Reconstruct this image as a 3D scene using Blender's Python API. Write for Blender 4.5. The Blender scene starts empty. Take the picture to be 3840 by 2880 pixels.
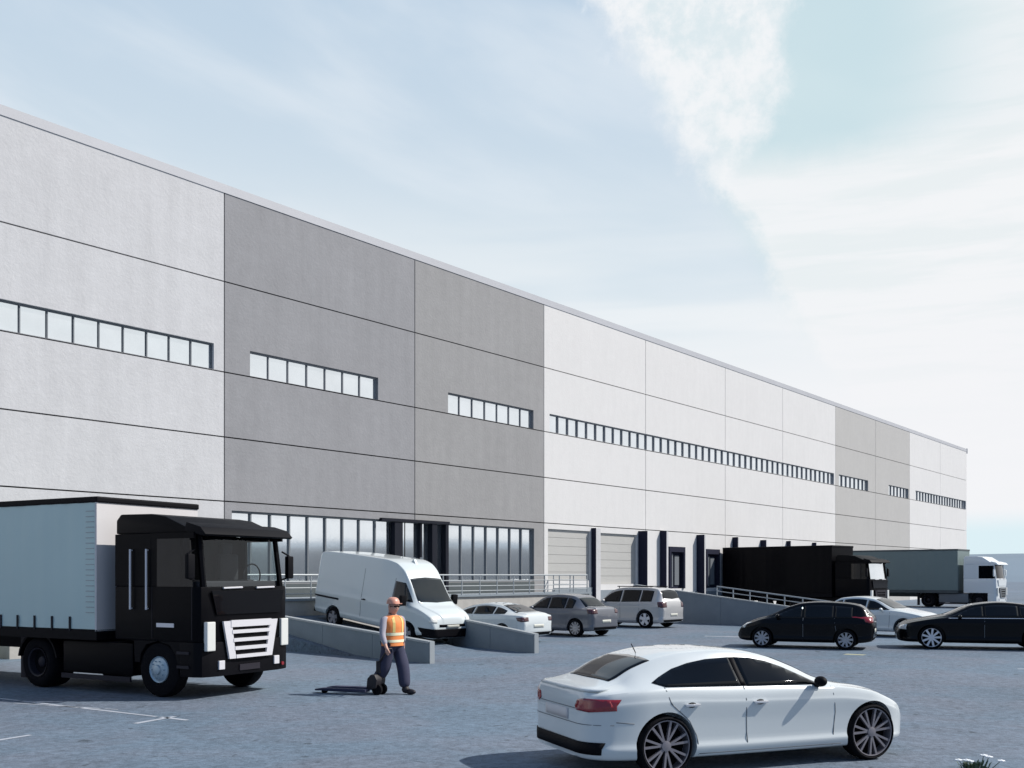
import bpy, bmesh, math, random
import numpy as np
from mathutils import Vector, Matrix
from mathutils.bvhtree import BVHTree
R = math.radians
random.seed(7)
scene = bpy.context.scene
COL = scene.collection

# ------------------------------------------------------------------ camera
CAM_H = 2.2
cam = bpy.data.cameras.new("camera")
cam.sensor_width = 36.0
cam.lens = 36.0
cam.shift_y = 0.187
cam.clip_start = 0.1
cam.clip_end = 6000
camo = bpy.data.objects.new("camera", cam)
COL.objects.link(camo)
camo.location = (0, 0, CAM_H)
camo.rotation_euler = (R(90), 0, 0)
scene.camera = camo

# ------------------------------------------------------------------ view, sun, sky
scene.view_settings.view_transform = 'Standard'
scene.view_settings.look = 'None'
scene.view_settings.exposure = 0.0
scene.view_settings.gamma = 1.0
scene.view_settings.use_curve_mapping = False
scene.cycles.max_bounces = 6
scene.cycles.use_denoising = True

SUN_EL, SUN_AZ = 44.0, 86.0          # azimuth clockwise from +Y (the way the camera looks)
sd = Vector((math.sin(R(SUN_AZ)) * math.cos(R(SUN_EL)), math.cos(R(SUN_AZ)) * math.cos(R(SUN_EL)), math.sin(R(SUN_EL))))
sun = bpy.data.lights.new("sun", 'SUN')
sun.energy = 4.8
sun.angle = R(0.6)
sun.color = (1.0, 0.955, 0.90)
suno = bpy.data.objects.new("sun", sun)
COL.objects.link(suno)
suno.rotation_euler = sd.to_track_quat('Z', 'Y').to_euler()

world = bpy.data.worlds.new("World")
scene.world = world
world.use_nodes = True
wt = world.node_tree
wt.nodes.clear()


def NN(tree, kind, **kw):
    n = tree.nodes.new(kind)
    for k, v in kw.items():
        setattr(n, k, v)
    return n


class G:
    """tiny expression helper for math nodes"""
    def __init__(self, t): self.t = t
    def m(self, op, a, b=None, c=None, clamp=False):
        n = NN(self.t, 'ShaderNodeMath', operation=op)
        n.use_clamp = clamp
        for i, v in enumerate((a, b, c)):
            if v is None: continue
            if isinstance(v, (int, float)): n.inputs[i].default_value = v
            else: self.t.links.new(v, n.inputs[i])
        return n.outputs[0]
    def step(self, v, lo, hi):
        n = NN(self.t, 'ShaderNodeMapRange', interpolation_type='SMOOTHSTEP')
        self.t.links.new(v, n.inputs['Value'])
        n.inputs['From Min'].default_value = lo; n.inputs['From Max'].default_value = hi
        return n.outputs['Result']
    def noise(self, vec, scale, detail=4, rough=.55, dist=0.0, dim='3D'):
        n = NN(self.t, 'ShaderNodeTexNoise', noise_dimensions=dim)
        self.t.links.new(vec, n.inputs['Vector'])
        n.inputs['Scale'].default_value = scale; n.inputs['Detail'].default_value = detail
        n.inputs['Roughness'].default_value = rough; n.inputs['Distortion'].default_value = dist
        return n.outputs['Fac']
    def comb(self, x, y, z):
        n = NN(self.t, 'ShaderNodeCombineXYZ')
        for i, v in enumerate((x, y, z)):
            if isinstance(v, (int, float)): n.inputs[i].default_value = v
            else: self.t.links.new(v, n.inputs[i])
        return n.outputs[0]
    def mix(self, f, a, b):
        n = NN(self.t, 'ShaderNodeMix', data_type='RGBA')
        for s, v in ((n.inputs[0], f), (n.inputs[6], a), (n.inputs[7], b)):
            if isinstance(v, (int, float)): s.default_value = v
            elif isinstance(v, tuple): s.default_value = (*v, 1) if len(v) == 3 else v
            else: self.t.links.new(v, s)
        return n.outputs[2]


g = G(wt)
tc = NN(wt, 'ShaderNodeTexCoord')
sep = NN(wt, 'ShaderNodeSeparateXYZ')
wt.links.new(tc.outputs['Generated'], sep.inputs[0])
sx, sy, sz = sep.outputs
az = g.m('ARCTAN2', sx, sy)
el = g.m('ARCSINE', sz)
P2 = g.comb(az, el, 0.0)
sky = NN(wt, 'ShaderNodeTexSky', sky_type='NISHITA')
sky.sun_disc = False
sky.sun_elevation = R(SUN_EL)
sky.sun_rotation = R(SUN_AZ)
sky.air_density = 1.0; sky.dust_density = 1.5; sky.ozone_density = 1.2
S = 10.0
def c10(r, gg, b): return (r * S, gg * S, b * S)
# thin high haze: blue overhead on the left, milky towards the horizon and the sun side
f_el = g.step(el, 0.60, 0.12)
base = g.mix(f_el, c10(.545, .685, .83), c10(.80, .88, .915))
base = g.mix(0.90, sky.outputs[0], base)
# streaky cirrus
pv = g.comb(g.m('MULTIPLY', az, 1.0), g.m('ADD', g.m('MULTIPLY', el, 3.2), g.m('MULTIPLY', az, .9)), 0.3)
n1 = g.noise(pv, 3.2, 5, .5, .35)
cir = g.step(n1, .42, .72)
base = g.mix(g.m('MULTIPLY', cir, .62), base, c10(.76, .83, .90))
pv2 = g.comb(g.m('MULTIPLY', az, .7), g.m('MULTIPLY', el, 6.0), 4.3)
n2 = g.noise(pv2, 4.0, 3, .5, .2)
low = g.m('MULTIPLY', g.step(el, .40, .20), g.step(n2, .28, .60))
base = g.mix(g.m('MULTIPLY', low, .85), base, c10(.87, .905, .93))
# the bright side
white = c10(.885, .905, .93)
nw = g.noise(P2, 11.0, 7, .66, .12)
nb = g.noise(P2, 3.0, 3, .5, .2)
dn = g.m('MULTIPLY', g.m('SUBTRACT', nw, .5), .10)
dnb = g.m('MULTIPLY', g.m('SUBTRACT', nb, .5), .05)
# left edge of the V shaped cloud and of the milky field under it
s1 = g.m('SUBTRACT', g.m('SUBTRACT', az, .083), g.m('MULTIPLY', g.m('SUBTRACT', .51, el), .66))
s1n = g.m('ADD', s1, dn)
s2 = g.m('SUBTRACT', g.m('SUBTRACT', .279, g.m('MULTIPLY', g.m('SUBTRACT', .495, el), .39)), az)
s2n = g.m('ADD', s2, g.m('MULTIPLY', dn, 1.2))
lowhaze = g.m('MULTIPLY', g.step(el, .29, .17), g.step(az, -.30, .16))
base = g.mix(g.m('MULTIPLY', lowhaze, .60), base, c10(.86, .895, .925))
edge1 = g.step(s1n, -.014, .026)
edge2 = g.step(s2n, -.010, .024)
nh = g.noise(P2, 24.0, 7, .66, .10)
body = g.step(nh, .36, .60)
vm = g.m('MULTIPLY', g.m('MULTIPLY', edge1, edge2), g.m('ADD', g.m('MULTIPLY', body, .50), .42))
vm = g.m('MULTIPLY', vm, g.step(el, .24, .33))
# thin wisps torn off the left edge
wis = g.m('MULTIPLY', g.m('MULTIPLY', g.step(s1n, -.05, .0), edge2), g.m('MULTIPLY', g.step(nh, .52, .72), g.step(el, .40, .47)))
pale = g.step(g.m('ADD', s1, dnb), -.01, .05)
base = g.mix(g.m('MULTIPLY', pale, .72), base, c10(.60, .765, .80))
ftop = g.m('ADD', g.m('MULTIPLY', g.m('SUBTRACT', nb, .5), .05), g.m('MULTIPLY', dn, .25))
field = g.m('MULTIPLY', g.step(s1n, -.004, .022), g.step(g.m('ADD', el, ftop), .392, .352))
fcol = g.mix(g.step(g.noise(pv2, 9.0, 4, .55, .3), .38, .62), c10(.83, .875, .895), c10(.90, .915, .935))
base = g.mix(g.m('MULTIPLY', field, .92), base, fcol)
side = g.step(g.m('ADD', g.m('ADD', az, g.m('MULTIPLY', dnb, 2.0)), g.m('MULTIPLY', g.m('SUBTRACT', .40, el), .2)), .30, .46)
base = g.mix(g.m('MULTIPLY', side, .82), base, fcol)
base = g.mix(wis, base, c10(.74, .82, .90))
base = g.mix(vm, base, c10(.91, .925, .945))
glow = g.m('MULTIPLY', g.step(az, .05, .30), g.step(el, .30, .12))
base = g.mix(g.m('MULTIPLY', glow, .9), base, c10(.905, .91, .935))
hz = g.m('MULTIPLY', g.m('MULTIPLY', g.step(el, .062, .036), g.step(az, .0, .3)), g.step(az, .95, .6))
base = g.mix(g.m('MULTIPLY', hz, .8), base, c10(.68, .86, .92))
# out of view, behind and overhead, the sky is darkened to deepen shadows
back = g.m('MAXIMUM', g.step(g.m('ABSOLUTE', az), 1.9, 2.5), g.step(el, .62, .95))
base = g.mix(g.m('MULTIPLY', back, .93), base, c10(.09, .18, .36))
bg = NN(wt, 'ShaderNodeBackground')
bg.inputs['Strength'].default_value = 0.1
wt.links.new(base, bg.inputs['Color'])
wo = NN(wt, 'ShaderNodeOutputWorld')
wt.links.new(bg.outputs[0], wo.inputs['Surface'])


# ------------------------------------------------------------------ materials
def mat(name, col, rough=.6, metal=0.0, coat=0.0, spec=.5, noise=None, bump=None, emit=None, streak=None):
    m = bpy.data.materials.new(name)
    m.use_nodes = True
    t = m.node_tree
    b = t.nodes['Principled BSDF']
    b.inputs['Base Color'].default_value = (*col, 1)
    b.inputs['Roughness'].default_value = rough
    b.inputs['Metallic'].default_value = metal
    b.inputs['Coat Weight'].default_value = coat
    b.inputs['Coat Roughness'].default_value = .04
    b.inputs['Specular IOR Level'].default_value = spec
    gg = G(t)
    co = NN(t, 'ShaderNodeTexCoord').outputs['Object']
    if noise:
        sc, amt = noise
        f = gg.noise(co, sc, 6, .6)
        f2 = gg.noise(co, sc * .13, 3, .5)
        v = gg.m('ADD', gg.m('MULTIPLY', gg.m('SUBTRACT', f, .5), amt * 2), gg.m('MULTIPLY', gg.m('SUBTRACT', f2, .5), amt * 1.6))
        if streak:
            s3 = NN(t, 'ShaderNodeSeparateXYZ'); t.links.new(co, s3.inputs[0])
            pv = gg.comb(gg.m('MULTIPLY', s3.outputs[0], streak[0]), s3.outputs[1], gg.m('MULTIPLY', s3.outputs[2], streak[1]))
            f3 = gg.noise(pv, 1.0, 4, .6)
            v = gg.m('ADD', v, gg.m('MULTIPLY', gg.m('SUBTRACT', f3, .5), streak[2]))
        v = gg.m('ADD', v, 1.0)
        hsv = NN(t, 'ShaderNodeHueSaturation')
        hsv.inputs['Color'].default_value = (*col, 1)
        t.links.new(v, hsv.inputs['Value'])
        t.links.new(hsv.outputs[0], b.inputs['Base Color'])
    if bump:
        sc, st = bump
        bn = NN(t, 'ShaderNodeBump')
        bn.inputs['Strength'].default_value = st
        bn.inputs['Distance'].default_value = .02
        t.links.new(gg.noise(co, sc, 5, .6), bn.inputs['Height'])
        t.links.new(bn.outputs[0], b.inputs['Normal'])
    if emit:
        b.inputs['Emission Color'].default_value = (*col, 1)
        b.inputs['Emission Strength'].default_value = emit
    return m


M = {}
M['panel_light'] = mat('panel_light', (.535, .535, .545), .8, noise=(2.6, .10), bump=(9, .5), streak=(2.2, .22, .22))
M['panel_grey'] = mat('panel_grey', (.265, .265, .277), .8, noise=(2.6, .12), bump=(9, .5), streak=(2.2, .22, .24))
M['panel_grey_warm'] = mat('panel_grey_warm', (.285, .282, .283), .8, noise=(2.6, .12), bump=(9, .5), streak=(2.2, .22, .24))
M['panel_light_hazed'] = mat('panel_light_hazed', (.66, .65, .64), .8, noise=(2.6, .05), bump=(9, .3), streak=(2.5, .35, .10))  # right hand bays: haze and sun glow brightened into the panel colour
M['panel_grey_hazed'] = mat('panel_grey_hazed', (.44, .43, .415), .8, noise=(2.6, .07), bump=(9, .3), streak=(2.5, .35, .12))  # far grey bays: fading by haze put into a paler grey
M['core'] = mat('core_dark', (.10, .10, .105), .9)
M['coping'] = mat('coping_metal', (.46, .465, .49), .5, noise=(.6, .1))
M['frame'] = mat('frame_grey', (.17, .185, .20), .6, spec=.2)
M['frame_light'] = mat('frame_light', (.25, .26, .275), .6, spec=.2)
M['frame_dark'] = mat('frame_dark', (.008, .010, .018), .55, spec=.2)
M['door_cream'] = mat('door_cream', (.45, .445, .425), .6, noise=(1.5, .05), bump=(3, .2))
M['shelter'] = mat('shelter_navy', (.016, .018, .036), .8, spec=.15)
M['concrete'] = mat('concrete', (.22, .255, .285), .85, noise=(1.8, .14), bump=(12, .4))
M['concrete_pale'] = mat('concrete_pale', (.40, .385, .36), .85, noise=(3.5, .22), bump=(12, .4))
M['plinth'] = mat('plinth_dark', (.07, .085, .09), .7, noise=(2, .2))
M['rail'] = mat('galvanised', (.36, .39, .41), .45, metal=.2)
M['white_paint'] = mat('car_paint_white', (.62, .665, .675), .25, coat=.9)
M['van_paint'] = mat('van_paint_white', (.60, .655, .665), .35, coat=.8, noise=(1.2, .03))
M['black_paint'] = mat('black_paint', (.0015, .0015, .003), .25, coat=.25, spec=.12)
M['truck_black'] = mat('truck_black', (.0015, .0015, .003), .5, coat=.03, spec=.08)
M['silver_paint'] = mat('silver_paint', (.52, .52, .52), .35, metal=.35, coat=1.0)
M['grey_paint'] = mat('grey_paint', (.13, .14, .165), .35, metal=.35, coat=.9)
M['plastic'] = mat('black_plastic', (.003, .003, .005), .6, spec=.12)
M['tyre'] = mat('tyre_rubber', (.005, .005, .007), .9, spec=.15, bump=(60, .3))
M['rim'] = mat('rim_alloy', (.42, .42, .45), .3, metal=.7)
M['rim_dark'] = mat('rim_alloy_dark', (.27, .255, .28), .3, metal=.5)
M['rim_bright'] = mat('rim_alloy_bright', (.75, .75, .78), .35, metal=.4)
M['hub_truck'] = mat('hub_truck', (.42, .53, .60), .35, metal=.35)
M['steel'] = mat('steel_dark', (.022, .02, .028), .55, spec=.25)
M['red_lamp'] = mat('red_lamp', (.24, .006, .014), .18, coat=1.0)
M['red_dark'] = mat('red_lamp_dark', (.06, .008, .012), .2, coat=1.0)
M['lamp'] = mat('lamp_clear', (.72, .73, .70), .2, coat=1.0)
M['chrome'] = mat('chrome', (.80, .80, .82), .25, metal=.75)
M['silver_trim'] = mat('silver_trim', (.72, .71, .74), .4, metal=.15, coat=.4)
M['plate'] = mat('number_plate', (.62, .62, .55), .5)
M['curtain'] = mat('curtain_teal', (.56, .70, .67), .55, noise=(.8, .04), bump=(1.6, .5), streak=(1.3, .1, .05))
M['curtain_grey'] = mat('curtain_grey', (.16, .21, .21), .6, noise=(.8, .05), bump=(1.6, .4))
M['trailer_white'] = mat('trailer_white', (.62, .60, .60), .6, noise=(3, .05))
M['truck_white'] = mat('truck_white', (.70, .74, .76), .4, coat=.5)
M['hivis'] = mat('hivis_orange', (.82, .26, .07), .7, noise=(9, .12))
M['hivis_yellow'] = mat('hivis_yellow', (.80, .62, .22), .7)
M['reflective'] = mat('reflective_tape', (.88, .86, .60), .4)
M['trousers'] = mat('trousers_navy', (.035, .038, .075), .85, noise=(14, .2))
M['shirt'] = mat('shirt_grey', (.34, .33, .38), .85)
M['skin'] = mat('skin', (.52, .30, .23), .55)
M['helmet'] = mat('helmet_orange', (.62, .30, .22), .4, coat=.3)
M['boots'] = mat('boots', (.012, .01, .014), .6)
M['seat'] = mat('seat_fabric', (.03, .03, .035), .9)
M['leaf'] = mat('leaf_green', (.05, .085, .045), .7, noise=(20, .3))
M['petal'] = mat('petal_white', (.82, .84, .86), .6)
M['hill'] = mat('hill_hazed', (.17, .225, .28), .9, noise=(.02, .2))  # blue of the distant haze is put into the base colour
M['line'] = mat('line_paint', (.42, .45, .50), .7, noise=(2.2, .30))
M['line_yellow'] = mat('line_paint_yellow', (.42, .42, .28), .7, noise=(2.2, .3))


def glass_solid(name, col, rough=.03, metal=0.0, spec=.6):
    m = mat(name, col, rough, metal, 0, spec)
    return m


M['car_glass'] = glass_solid('car_glass', (.003, .004, .006), .03, 0, .35)
M['car_glass_light'] = glass_solid('car_glass_light', (.010, .014, .017), .03, 0, .5)
M['win_glass'] = mat('window_glass', (.83, .87, .89), .05, metal=.93, bump=(.5, .05), noise=(1.3, .10))


def clear_glass():
    m = bpy.data.materials.new('clear_glass'); m.use_nodes = True
    t = m.node_tree; t.nodes.clear()
    tr = NN(t, 'ShaderNodeBsdfTransparent'); tr.inputs[0].default_value = (.86, .90, .90, 1)
    gl = NN(t, 'ShaderNodeBsdfGlossy'); gl.inputs['Roughness'].default_value = .03
    gl.inputs[0].default_value = (.9, .92, .95, 1)
    mx = NN(t, 'ShaderNodeMixShader')
    mx.inputs[0].default_value = .045; t.links.new(tr.outputs[0], mx.inputs[1]); t.links.new(gl.outputs[0], mx.inputs[2])
    o = NN(t, 'ShaderNodeOutputMaterial'); t.links.new(mx.outputs[0], o.inputs[0])
    return m


M['clear_glass'] = clear_glass()


def asphalt():
    m = bpy.data.materials.new('asphalt'); m.use_nodes = True
    t = m.node_tree; b = t.nodes['Principled BSDF']; q = G(t)
    co = NN(t, 'ShaderNodeTexCoord').outputs['Object']
    big = q.noise(co, .09, 5, .55, .6)
    pebble = q.step(q.noise(co, 5.5, 5, .72, .5), .40, .62)
    pitm = q.step(q.noise(co, 13.0, 3, .6, .2), .56, .66)
    mid = q.noise(co, .9, 5, .6, .3)
    fine = q.noise(co, 26, 4, .75)
    crumb = q.noise(co, 7.5, 4, .7)
    v = q.m('ADD', q.m('MULTIPLY', q.m('SUBTRACT', big, .5), .75), q.m('MULTIPLY', q.m('SUBTRACT', mid, .5), .42))
    v = q.m('ADD', v, q.m('MULTIPLY', q.m('SUBTRACT', fine, .5), 1.0))
    v = q.m('ADD', v, q.m('MULTIPLY', q.m('SUBTRACT', crumb, .5), .85))
    v = q.m('ADD', v, q.m('MULTIPLY', q.m('SUBTRACT', pebble, .5), .26))
    v = q.m('SUBTRACT', v, q.m('MULTIPLY', pitm, .26))
    v = q.m('ADD', v, 1.08)
    col = q.mix(q.step(q.noise(co, .35, 4, .6, .4), .35, .65), (.118, .163, .212), (.137, .163, .205))
    # oil stains and patches of dirt
    st = q.step(q.noise(co, .45, 4, .6, .8), .66, .76)
    col = q.mix(q.m('MULTIPLY', st, .35), col, (.055, .065, .075))
    sp = q.step(q.noise(co, 3.1, 4, .6, .4), .64, .70)
    col = q.mix(q.m('MULTIPLY', sp, .75), col, (.035, .045, .055))
    hs = NN(t, 'ShaderNodeHueSaturation')
    t.links.new(v, hs.inputs['Value']); t.links.new(col, hs.inputs['Color'])
    t.links.new(hs.outputs[0], b.inputs['Base Color'])
    b.inputs['Roughness'].default_value = .82
    b.inputs['Specular IOR Level'].default_value = .3
    bn = NN(t, 'ShaderNodeBump'); bn.inputs['Strength'].default_value = .8; bn.inputs['Distance'].default_value = .02
    t.links.new(q.m('ADD', q.m('MULTIPLY', fine, .5), crumb), bn.inputs['Height']); t.links.new(bn.outputs[0], b.inputs['Normal'])
    return m


M['asphalt'] = asphalt()


# ------------------------------------------------------------------ mesh helpers
def link(o, parent=None):
    COL.objects.link(o)
    if parent is not None: o.parent = parent
    return o


def obj(name, me, mats, parent=None, label=None):
    if not isinstance(mats, (list, tuple)): mats = [mats]
    for m in mats: me.materials.append(m)
    o = bpy.data.objects.new(name, me)
    link(o, parent)
    if label: o['label'] = label
    return o


def tag(o, label=None, cat=None, group=None, kind=None):
    if label: o['label'] = label
    if cat: o['category'] = cat
    if group: o['group'] = group
    if kind: o['kind'] = kind
    return o


def empty(name, loc, rz=0.0, label=None, cat=None, group=None):
    o = bpy.data.objects.new(name, None)
    o.empty_display_size = .3
    link(o)
    o.location = loc; o.rotation_euler = (0, 0, rz)
    return tag(o, label, cat, group)


class MB:
    def __init__(s): s.bm = bmesh.new()
    def box(s, x0, x1, y0, y1, z0, z1, mi=0, bevel=0.0, mtx=None):
        vs = [s.bm.verts.new((x, y, z)) for x in (x0, x1) for y in (y0, y1) for z in (z0, z1)]
        q = [(0, 1, 3, 2), (4, 6, 7, 5), (0, 4, 5, 1), (2, 3, 7, 6), (0, 2, 6, 4), (1, 5, 7, 3)]
        fs = [s.bm.faces.new([vs[i] for i in f]) for f in q]
        for f in fs: f.material_index = mi
        if mtx is not None: bmesh.ops.transform(s.bm, matrix=mtx, verts=vs)
        if bevel > 0:
            es = list({e for f in fs for e in f.edges})
            r = bmesh.ops.bevel(s.bm, geom=es, offset=bevel, segments=2, affect='EDGES', profile=.6)
            for f in r['faces']: f.material_index = mi
        return s
    def prism(s, pts, a0, a1, axis='y', mi=0, bevel=0.0):
        """2D polygon extruded along an axis. axis y: pts=(x,z); x: pts=(y,z); z: pts=(x,y)"""
        def P(p, a):
            return {'y': (p[0], a, p[1]), 'x': (a, p[0], p[1]), 'z': (p[0], p[1], a)}[axis]
        A = [s.bm.verts.new(P(p, a0)) for p in pts]
        B = [s.bm.verts.new(P(p, a1)) for p in pts]
        n = len(pts); fs = [s.bm.faces.new(A), s.bm.faces.new(B[::-1])]
        for i in range(n): fs.append(s.bm.faces.new([A[i], B[i], B[(i + 1) % n], A[(i + 1) % n]]))
        for f in fs: f.material_index = mi
        bmesh.ops.recalc_face_normals(s.bm, faces=fs)
        if bevel > 0:
            es = list({e for f in fs for e in f.edges})
            r = bmesh.ops.bevel(s.bm, geom=es, offset=bevel, segments=2, affect='EDGES', profile=.6)
            for f in r['faces']: f.material_index = mi
        return s
    def tube(s, p0, p1, r, seg=8, mi=0, r1=None):
        p0, p1 = Vector(p0), Vector(p1)
        d = p1 - p0; L = d.length
        mt = Matrix.Translation((p0 + p1) / 2) @ d.to_track_quat('Z', 'Y').to_matrix().to_4x4()
        r_ = bmesh.ops.create_cone(s.bm, cap_ends=True, segments=seg, radius1=r, radius2=r if r1 is None else r1, depth=L, matrix=mt)
        for v in r_['verts']:
            for f in v.link_faces: f.material_index = mi
        return s
    def lathe(s, prof, cx, cy, cz, seg=28, mi=0, mis=None):
        """profile (y, r) revolved round the y axis through (cx,cy,cz)"""
        rings = []
        for (y, r) in prof:
            if r < 1e-5: rings.append([s.bm.verts.new((cx, cy + y, cz))])
            else: rings.append([s.bm.verts.new((cx + r * math.cos(2 * math.pi * k / seg), cy + y, cz + r * math.sin(2 * math.pi * k / seg))) for k in range(seg)])
        for i in range(len(rings) - 1):
            A, B = rings[i], rings[i + 1]
            for k in range(seg):
                k2 = (k + 1) % seg
                if len(A) == 1 and len(B) == 1: continue
                if len(A) == 1: f = s.bm.faces.new([A[0], B[k], B[k2]])
                elif len(B) == 1: f = s.bm.faces.new([A[k], A[k2], B[0]])
                else: f = s.bm.faces.new([A[k], A[k2], B[k2], B[k]])
                f.material_index = mis[i] if mis else mi
        return s
    def ball(s, c, r, sc=(1, 1, 1), mi=0, u=14, v=10):
        mt = Matrix.Translation(c) @ Matrix.Diagonal((*sc, 1))
        r_ = bmesh.ops.create_uvsphere(s.bm, u_segments=u, v_segments=v, radius=r, matrix=mt)
        for vv in r_['verts']:
            for f in vv.link_faces: f.material_index = mi
        return s
    def build(s, name, mats, parent=None, smooth=None, label=None, recalc=True):
        if recalc: bmesh.ops.recalc_face_normals(s.bm, faces=s.bm.faces)
        if smooth:
            for f in s.bm.faces: f.smooth = True
            for e in s.bm.edges:
                if len(e.link_faces) == 2 and e.calc_face_angle(0) > R(smooth): e.smooth = False
        me = bpy.data.meshes.new(name)
        s.bm.to_mesh(me); s.bm.free()
        return obj(name, me, mats, parent, label)


def rects_minus(u0, u1, z0, z1, holes):
    us = sorted({u0, u1, *[min(max(h[0], u0), u1) for h in holes], *[min(max(h[1], u0), u1) for h in holes]})
    zs = sorted({z0, z1, *[min(max(h[2], z0), z1) for h in holes], *[min(max(h[3], z0), z1) for h in holes]})
    out = []
    for i in range(len(us) - 1):
        for j in range(len(zs) - 1):
            cu, cz = (us[i] + us[i + 1]) / 2, (zs[j] + zs[j + 1]) / 2
            if not any(h[0] < cu < h[1] and h[2] < cz < h[3] for h in holes):
                out.append((us[i], us[i + 1], zs[j], zs[j + 1]))
    return out


# ------------------------------------------------------------------ ground and hills
b = MB()
N = 24
xs = np.linspace(-1500, 1500, N)
for i in range(N - 1):
    for j in range(N - 1):
        vs = [b.bm.verts.new((x, y, 0)) for x, y in ((xs[i], xs[j]), (xs[i + 1], xs[j]), (xs[i + 1], xs[j + 1]), (xs[i], xs[j + 1]))]
        b.bm.faces.new(vs)
bmesh.ops.remove_doubles(b.bm, verts=b.bm.verts, dist=.01)
tag(b.build('ground', M['asphalt']), 'blue grey speckled asphalt yard in front of the warehouse', kind='structure')

b = MB()
rings = []
seg = 180
for (r, h) in ((380, -1), (430, 7.5), (480, 12.5), (600, 15), (900, 14), (1100, -2)):
    ring = []
    for k in range(seg):
        a = 2 * math.pi * k / seg
        hh = h
        if h > 0:
            hh = h * (1 + .10 * math.sin(3 * a + 1) + .07 * math.sin(11 * a) + .05 * math.sin(23 * a + 2) + (.55 if math.cos(a) > .6 and math.sin(a) < .72 else 0) * .8)
        ring.append(b.bm.verts.new((r * math.cos(a), r * math.sin(a), hh)))
    rings.append(ring)
for A, B in zip(rings, rings[1:]):
    for k in range(seg):
        b.bm.faces.new([A[k], A[(k + 1) % seg], B[(k + 1) % seg], B[k]])
tag(b.build('hills', M['hill'], smooth=60), 'low blue grey hills on the horizon', kind='structure')

b = MB(); rings = []  # ridge out of view, added to darken what the glazing reflects
for (r, h) in ((300, -1), (318, 9.5), (345, 12.5), (380, 11), (420, -2)):
    rings.append([b.bm.verts.new((r * math.cos(a), r * math.sin(a), h if h < 0 else h * (1 + .03 * math.sin(9 * a) + .02 * math.sin(31 * a)))) for a in np.linspace(R(-62), R(52), 90)])
for A, B in zip(rings, rings[1:]):
    for k in range(89): b.bm.faces.new([A[k], A[k + 1], B[k + 1], B[k]])
tag(b.build('hills', mat('reflection_ridge', (.055, .075, .10), .95, noise=(.05, .3)), smooth=60), 'unseen dark ridge added to darken the reflection in the glazing', kind='structure')

# ------------------------------------------------------------------ the warehouse
WA = math.atan2(1, .79)
ud = Vector((math.cos(WA), math.sin(WA), 0)); od = Vector((ud.y, -ud.x, 0))   # along the wall, out of the wall
W0 = Vector((1.53, 49, 0))
def wp(u, off, z=0.0): return W0 + ud * u + od * off + Vector((0, 0, z))

wh = empty('warehouse', W0, WA, 'long light and mid grey panelled warehouse with ribbon windows and loading docks', 'building')
TOP = 15.30
bays = [-64.4, -55.2, -45.9, -36.7, -27.5, -18.2, -8.9, 0, 9.4, 19, 27.7, 37.5, 46.5, 55.5, 65, 74.5]
rows = [0, 4.72, 6.9, 9.1, 12.17, TOP]
GREY = {5, 6, 11, 12}
PW = .86
WZ0, WZ1 = 9.125, 10.0
ribbons = [(-46.2, -18.62, .805), (-17.14, -10.98, .88), (-6.86, -.83, .862), (.45, 37.2, .84), (38.2, 44.7, .87), (49.8, 55.2, .9), (57.2, 74.2, .9)]
glaz = (-17.9, -.78, 1.92, 4.42)
cream = [(.32, 3.95, 1.95, 4.45), (4.66, 8.5, 1.75, 4.40)]
darkd = [(11.9, 13.72, 1.45, 3.85), (16.35, 18.1, 1.45, 3.8), (21.2, 23.0, 1.45, 3.8), (25.6, 27.2, 1.45, 3.8), (30.0, 31.8, 1.45, 3.8)]
holes = [(a, c, WZ0, WZ1) for a, c, _ in ribbons] + [glaz] + cream + darkd
G_ = .022
for bi in range(len(bays) - 1):
    tgt = MB(); isg = bi in GREY
    for ri in range(len(rows) - 1):
        for (a, c, z0, z1) in rects_minus(bays[bi] + G_, bays[bi + 1] - G_, rows[ri] + (G_ if ri else -.3), rows[ri + 1] - G_, holes):
            tgt.box(a, c, 0, .26, z0, z1)
    bmesh.ops.remove_doubles(tgt.bm, verts=tgt.bm.verts, dist=.0005)
    tgt.build('wall', (M['panel_grey_hazed'] if bi > 8 else M['panel_grey_warm'] if bi == 6 else M['panel_grey']) if isg else (M['panel_light_hazed'] if bi > 6 else M['panel_light']), wh, label='mid grey cladding bay' if isg else 'light grey cladding bay')
b = MB()
b.box(-64.3, 74.42, .262, 45, -.3, TOP - .1)
b.build('core', M['core'], wh)
b = MB()
b.box(-64.45, 74.55, -.025, .30, TOP - .13, TOP + .16)
b.box(74.52, 74.60, -.07, 45.1, TOP - .3, TOP + .22)
b.build('coping', M['coping'], wh)
b = MB(); b.box(74.42, 74.50, .26, 45, -.3, TOP - .02)
b.build('end_wall', M['panel_light'], wh)
for (a, c, pw) in ribbons:
    n = max(1, round((c - a) / pw)); st = (c - a) / n
    f = MB()
    f.box(a, c, .10, .20, WZ1 - .05, WZ1 - .002)
    f.box(a, c, .12, .20, WZ0 + .002, WZ0 + .035)
    for k in range(n + 1):
        x = a + k * st
        w = .020 if 0 < k < n else .022
        x0 = min(max(x - w, a + .002), c - 2 * w - .002); d0 = .105 if a < 0 else .075
        f.box(x0, x0 + 2 * w, d0, .20, WZ0 + .036, WZ1 - .051)
    fr = f.build('window', M['frame'] if a < -18 else M['frame_light'], wh)
    p = MB()
    for k in range(n):
        tl = random.uniform(-.004, .004)
        p.box(a + k * st + .03, a + (k + 1) * st - .03, .15 + tl, .17 + tl, WZ0 + .03, WZ1 - .04)
    p.build('pane', M['win_glass'], fr)

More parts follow.
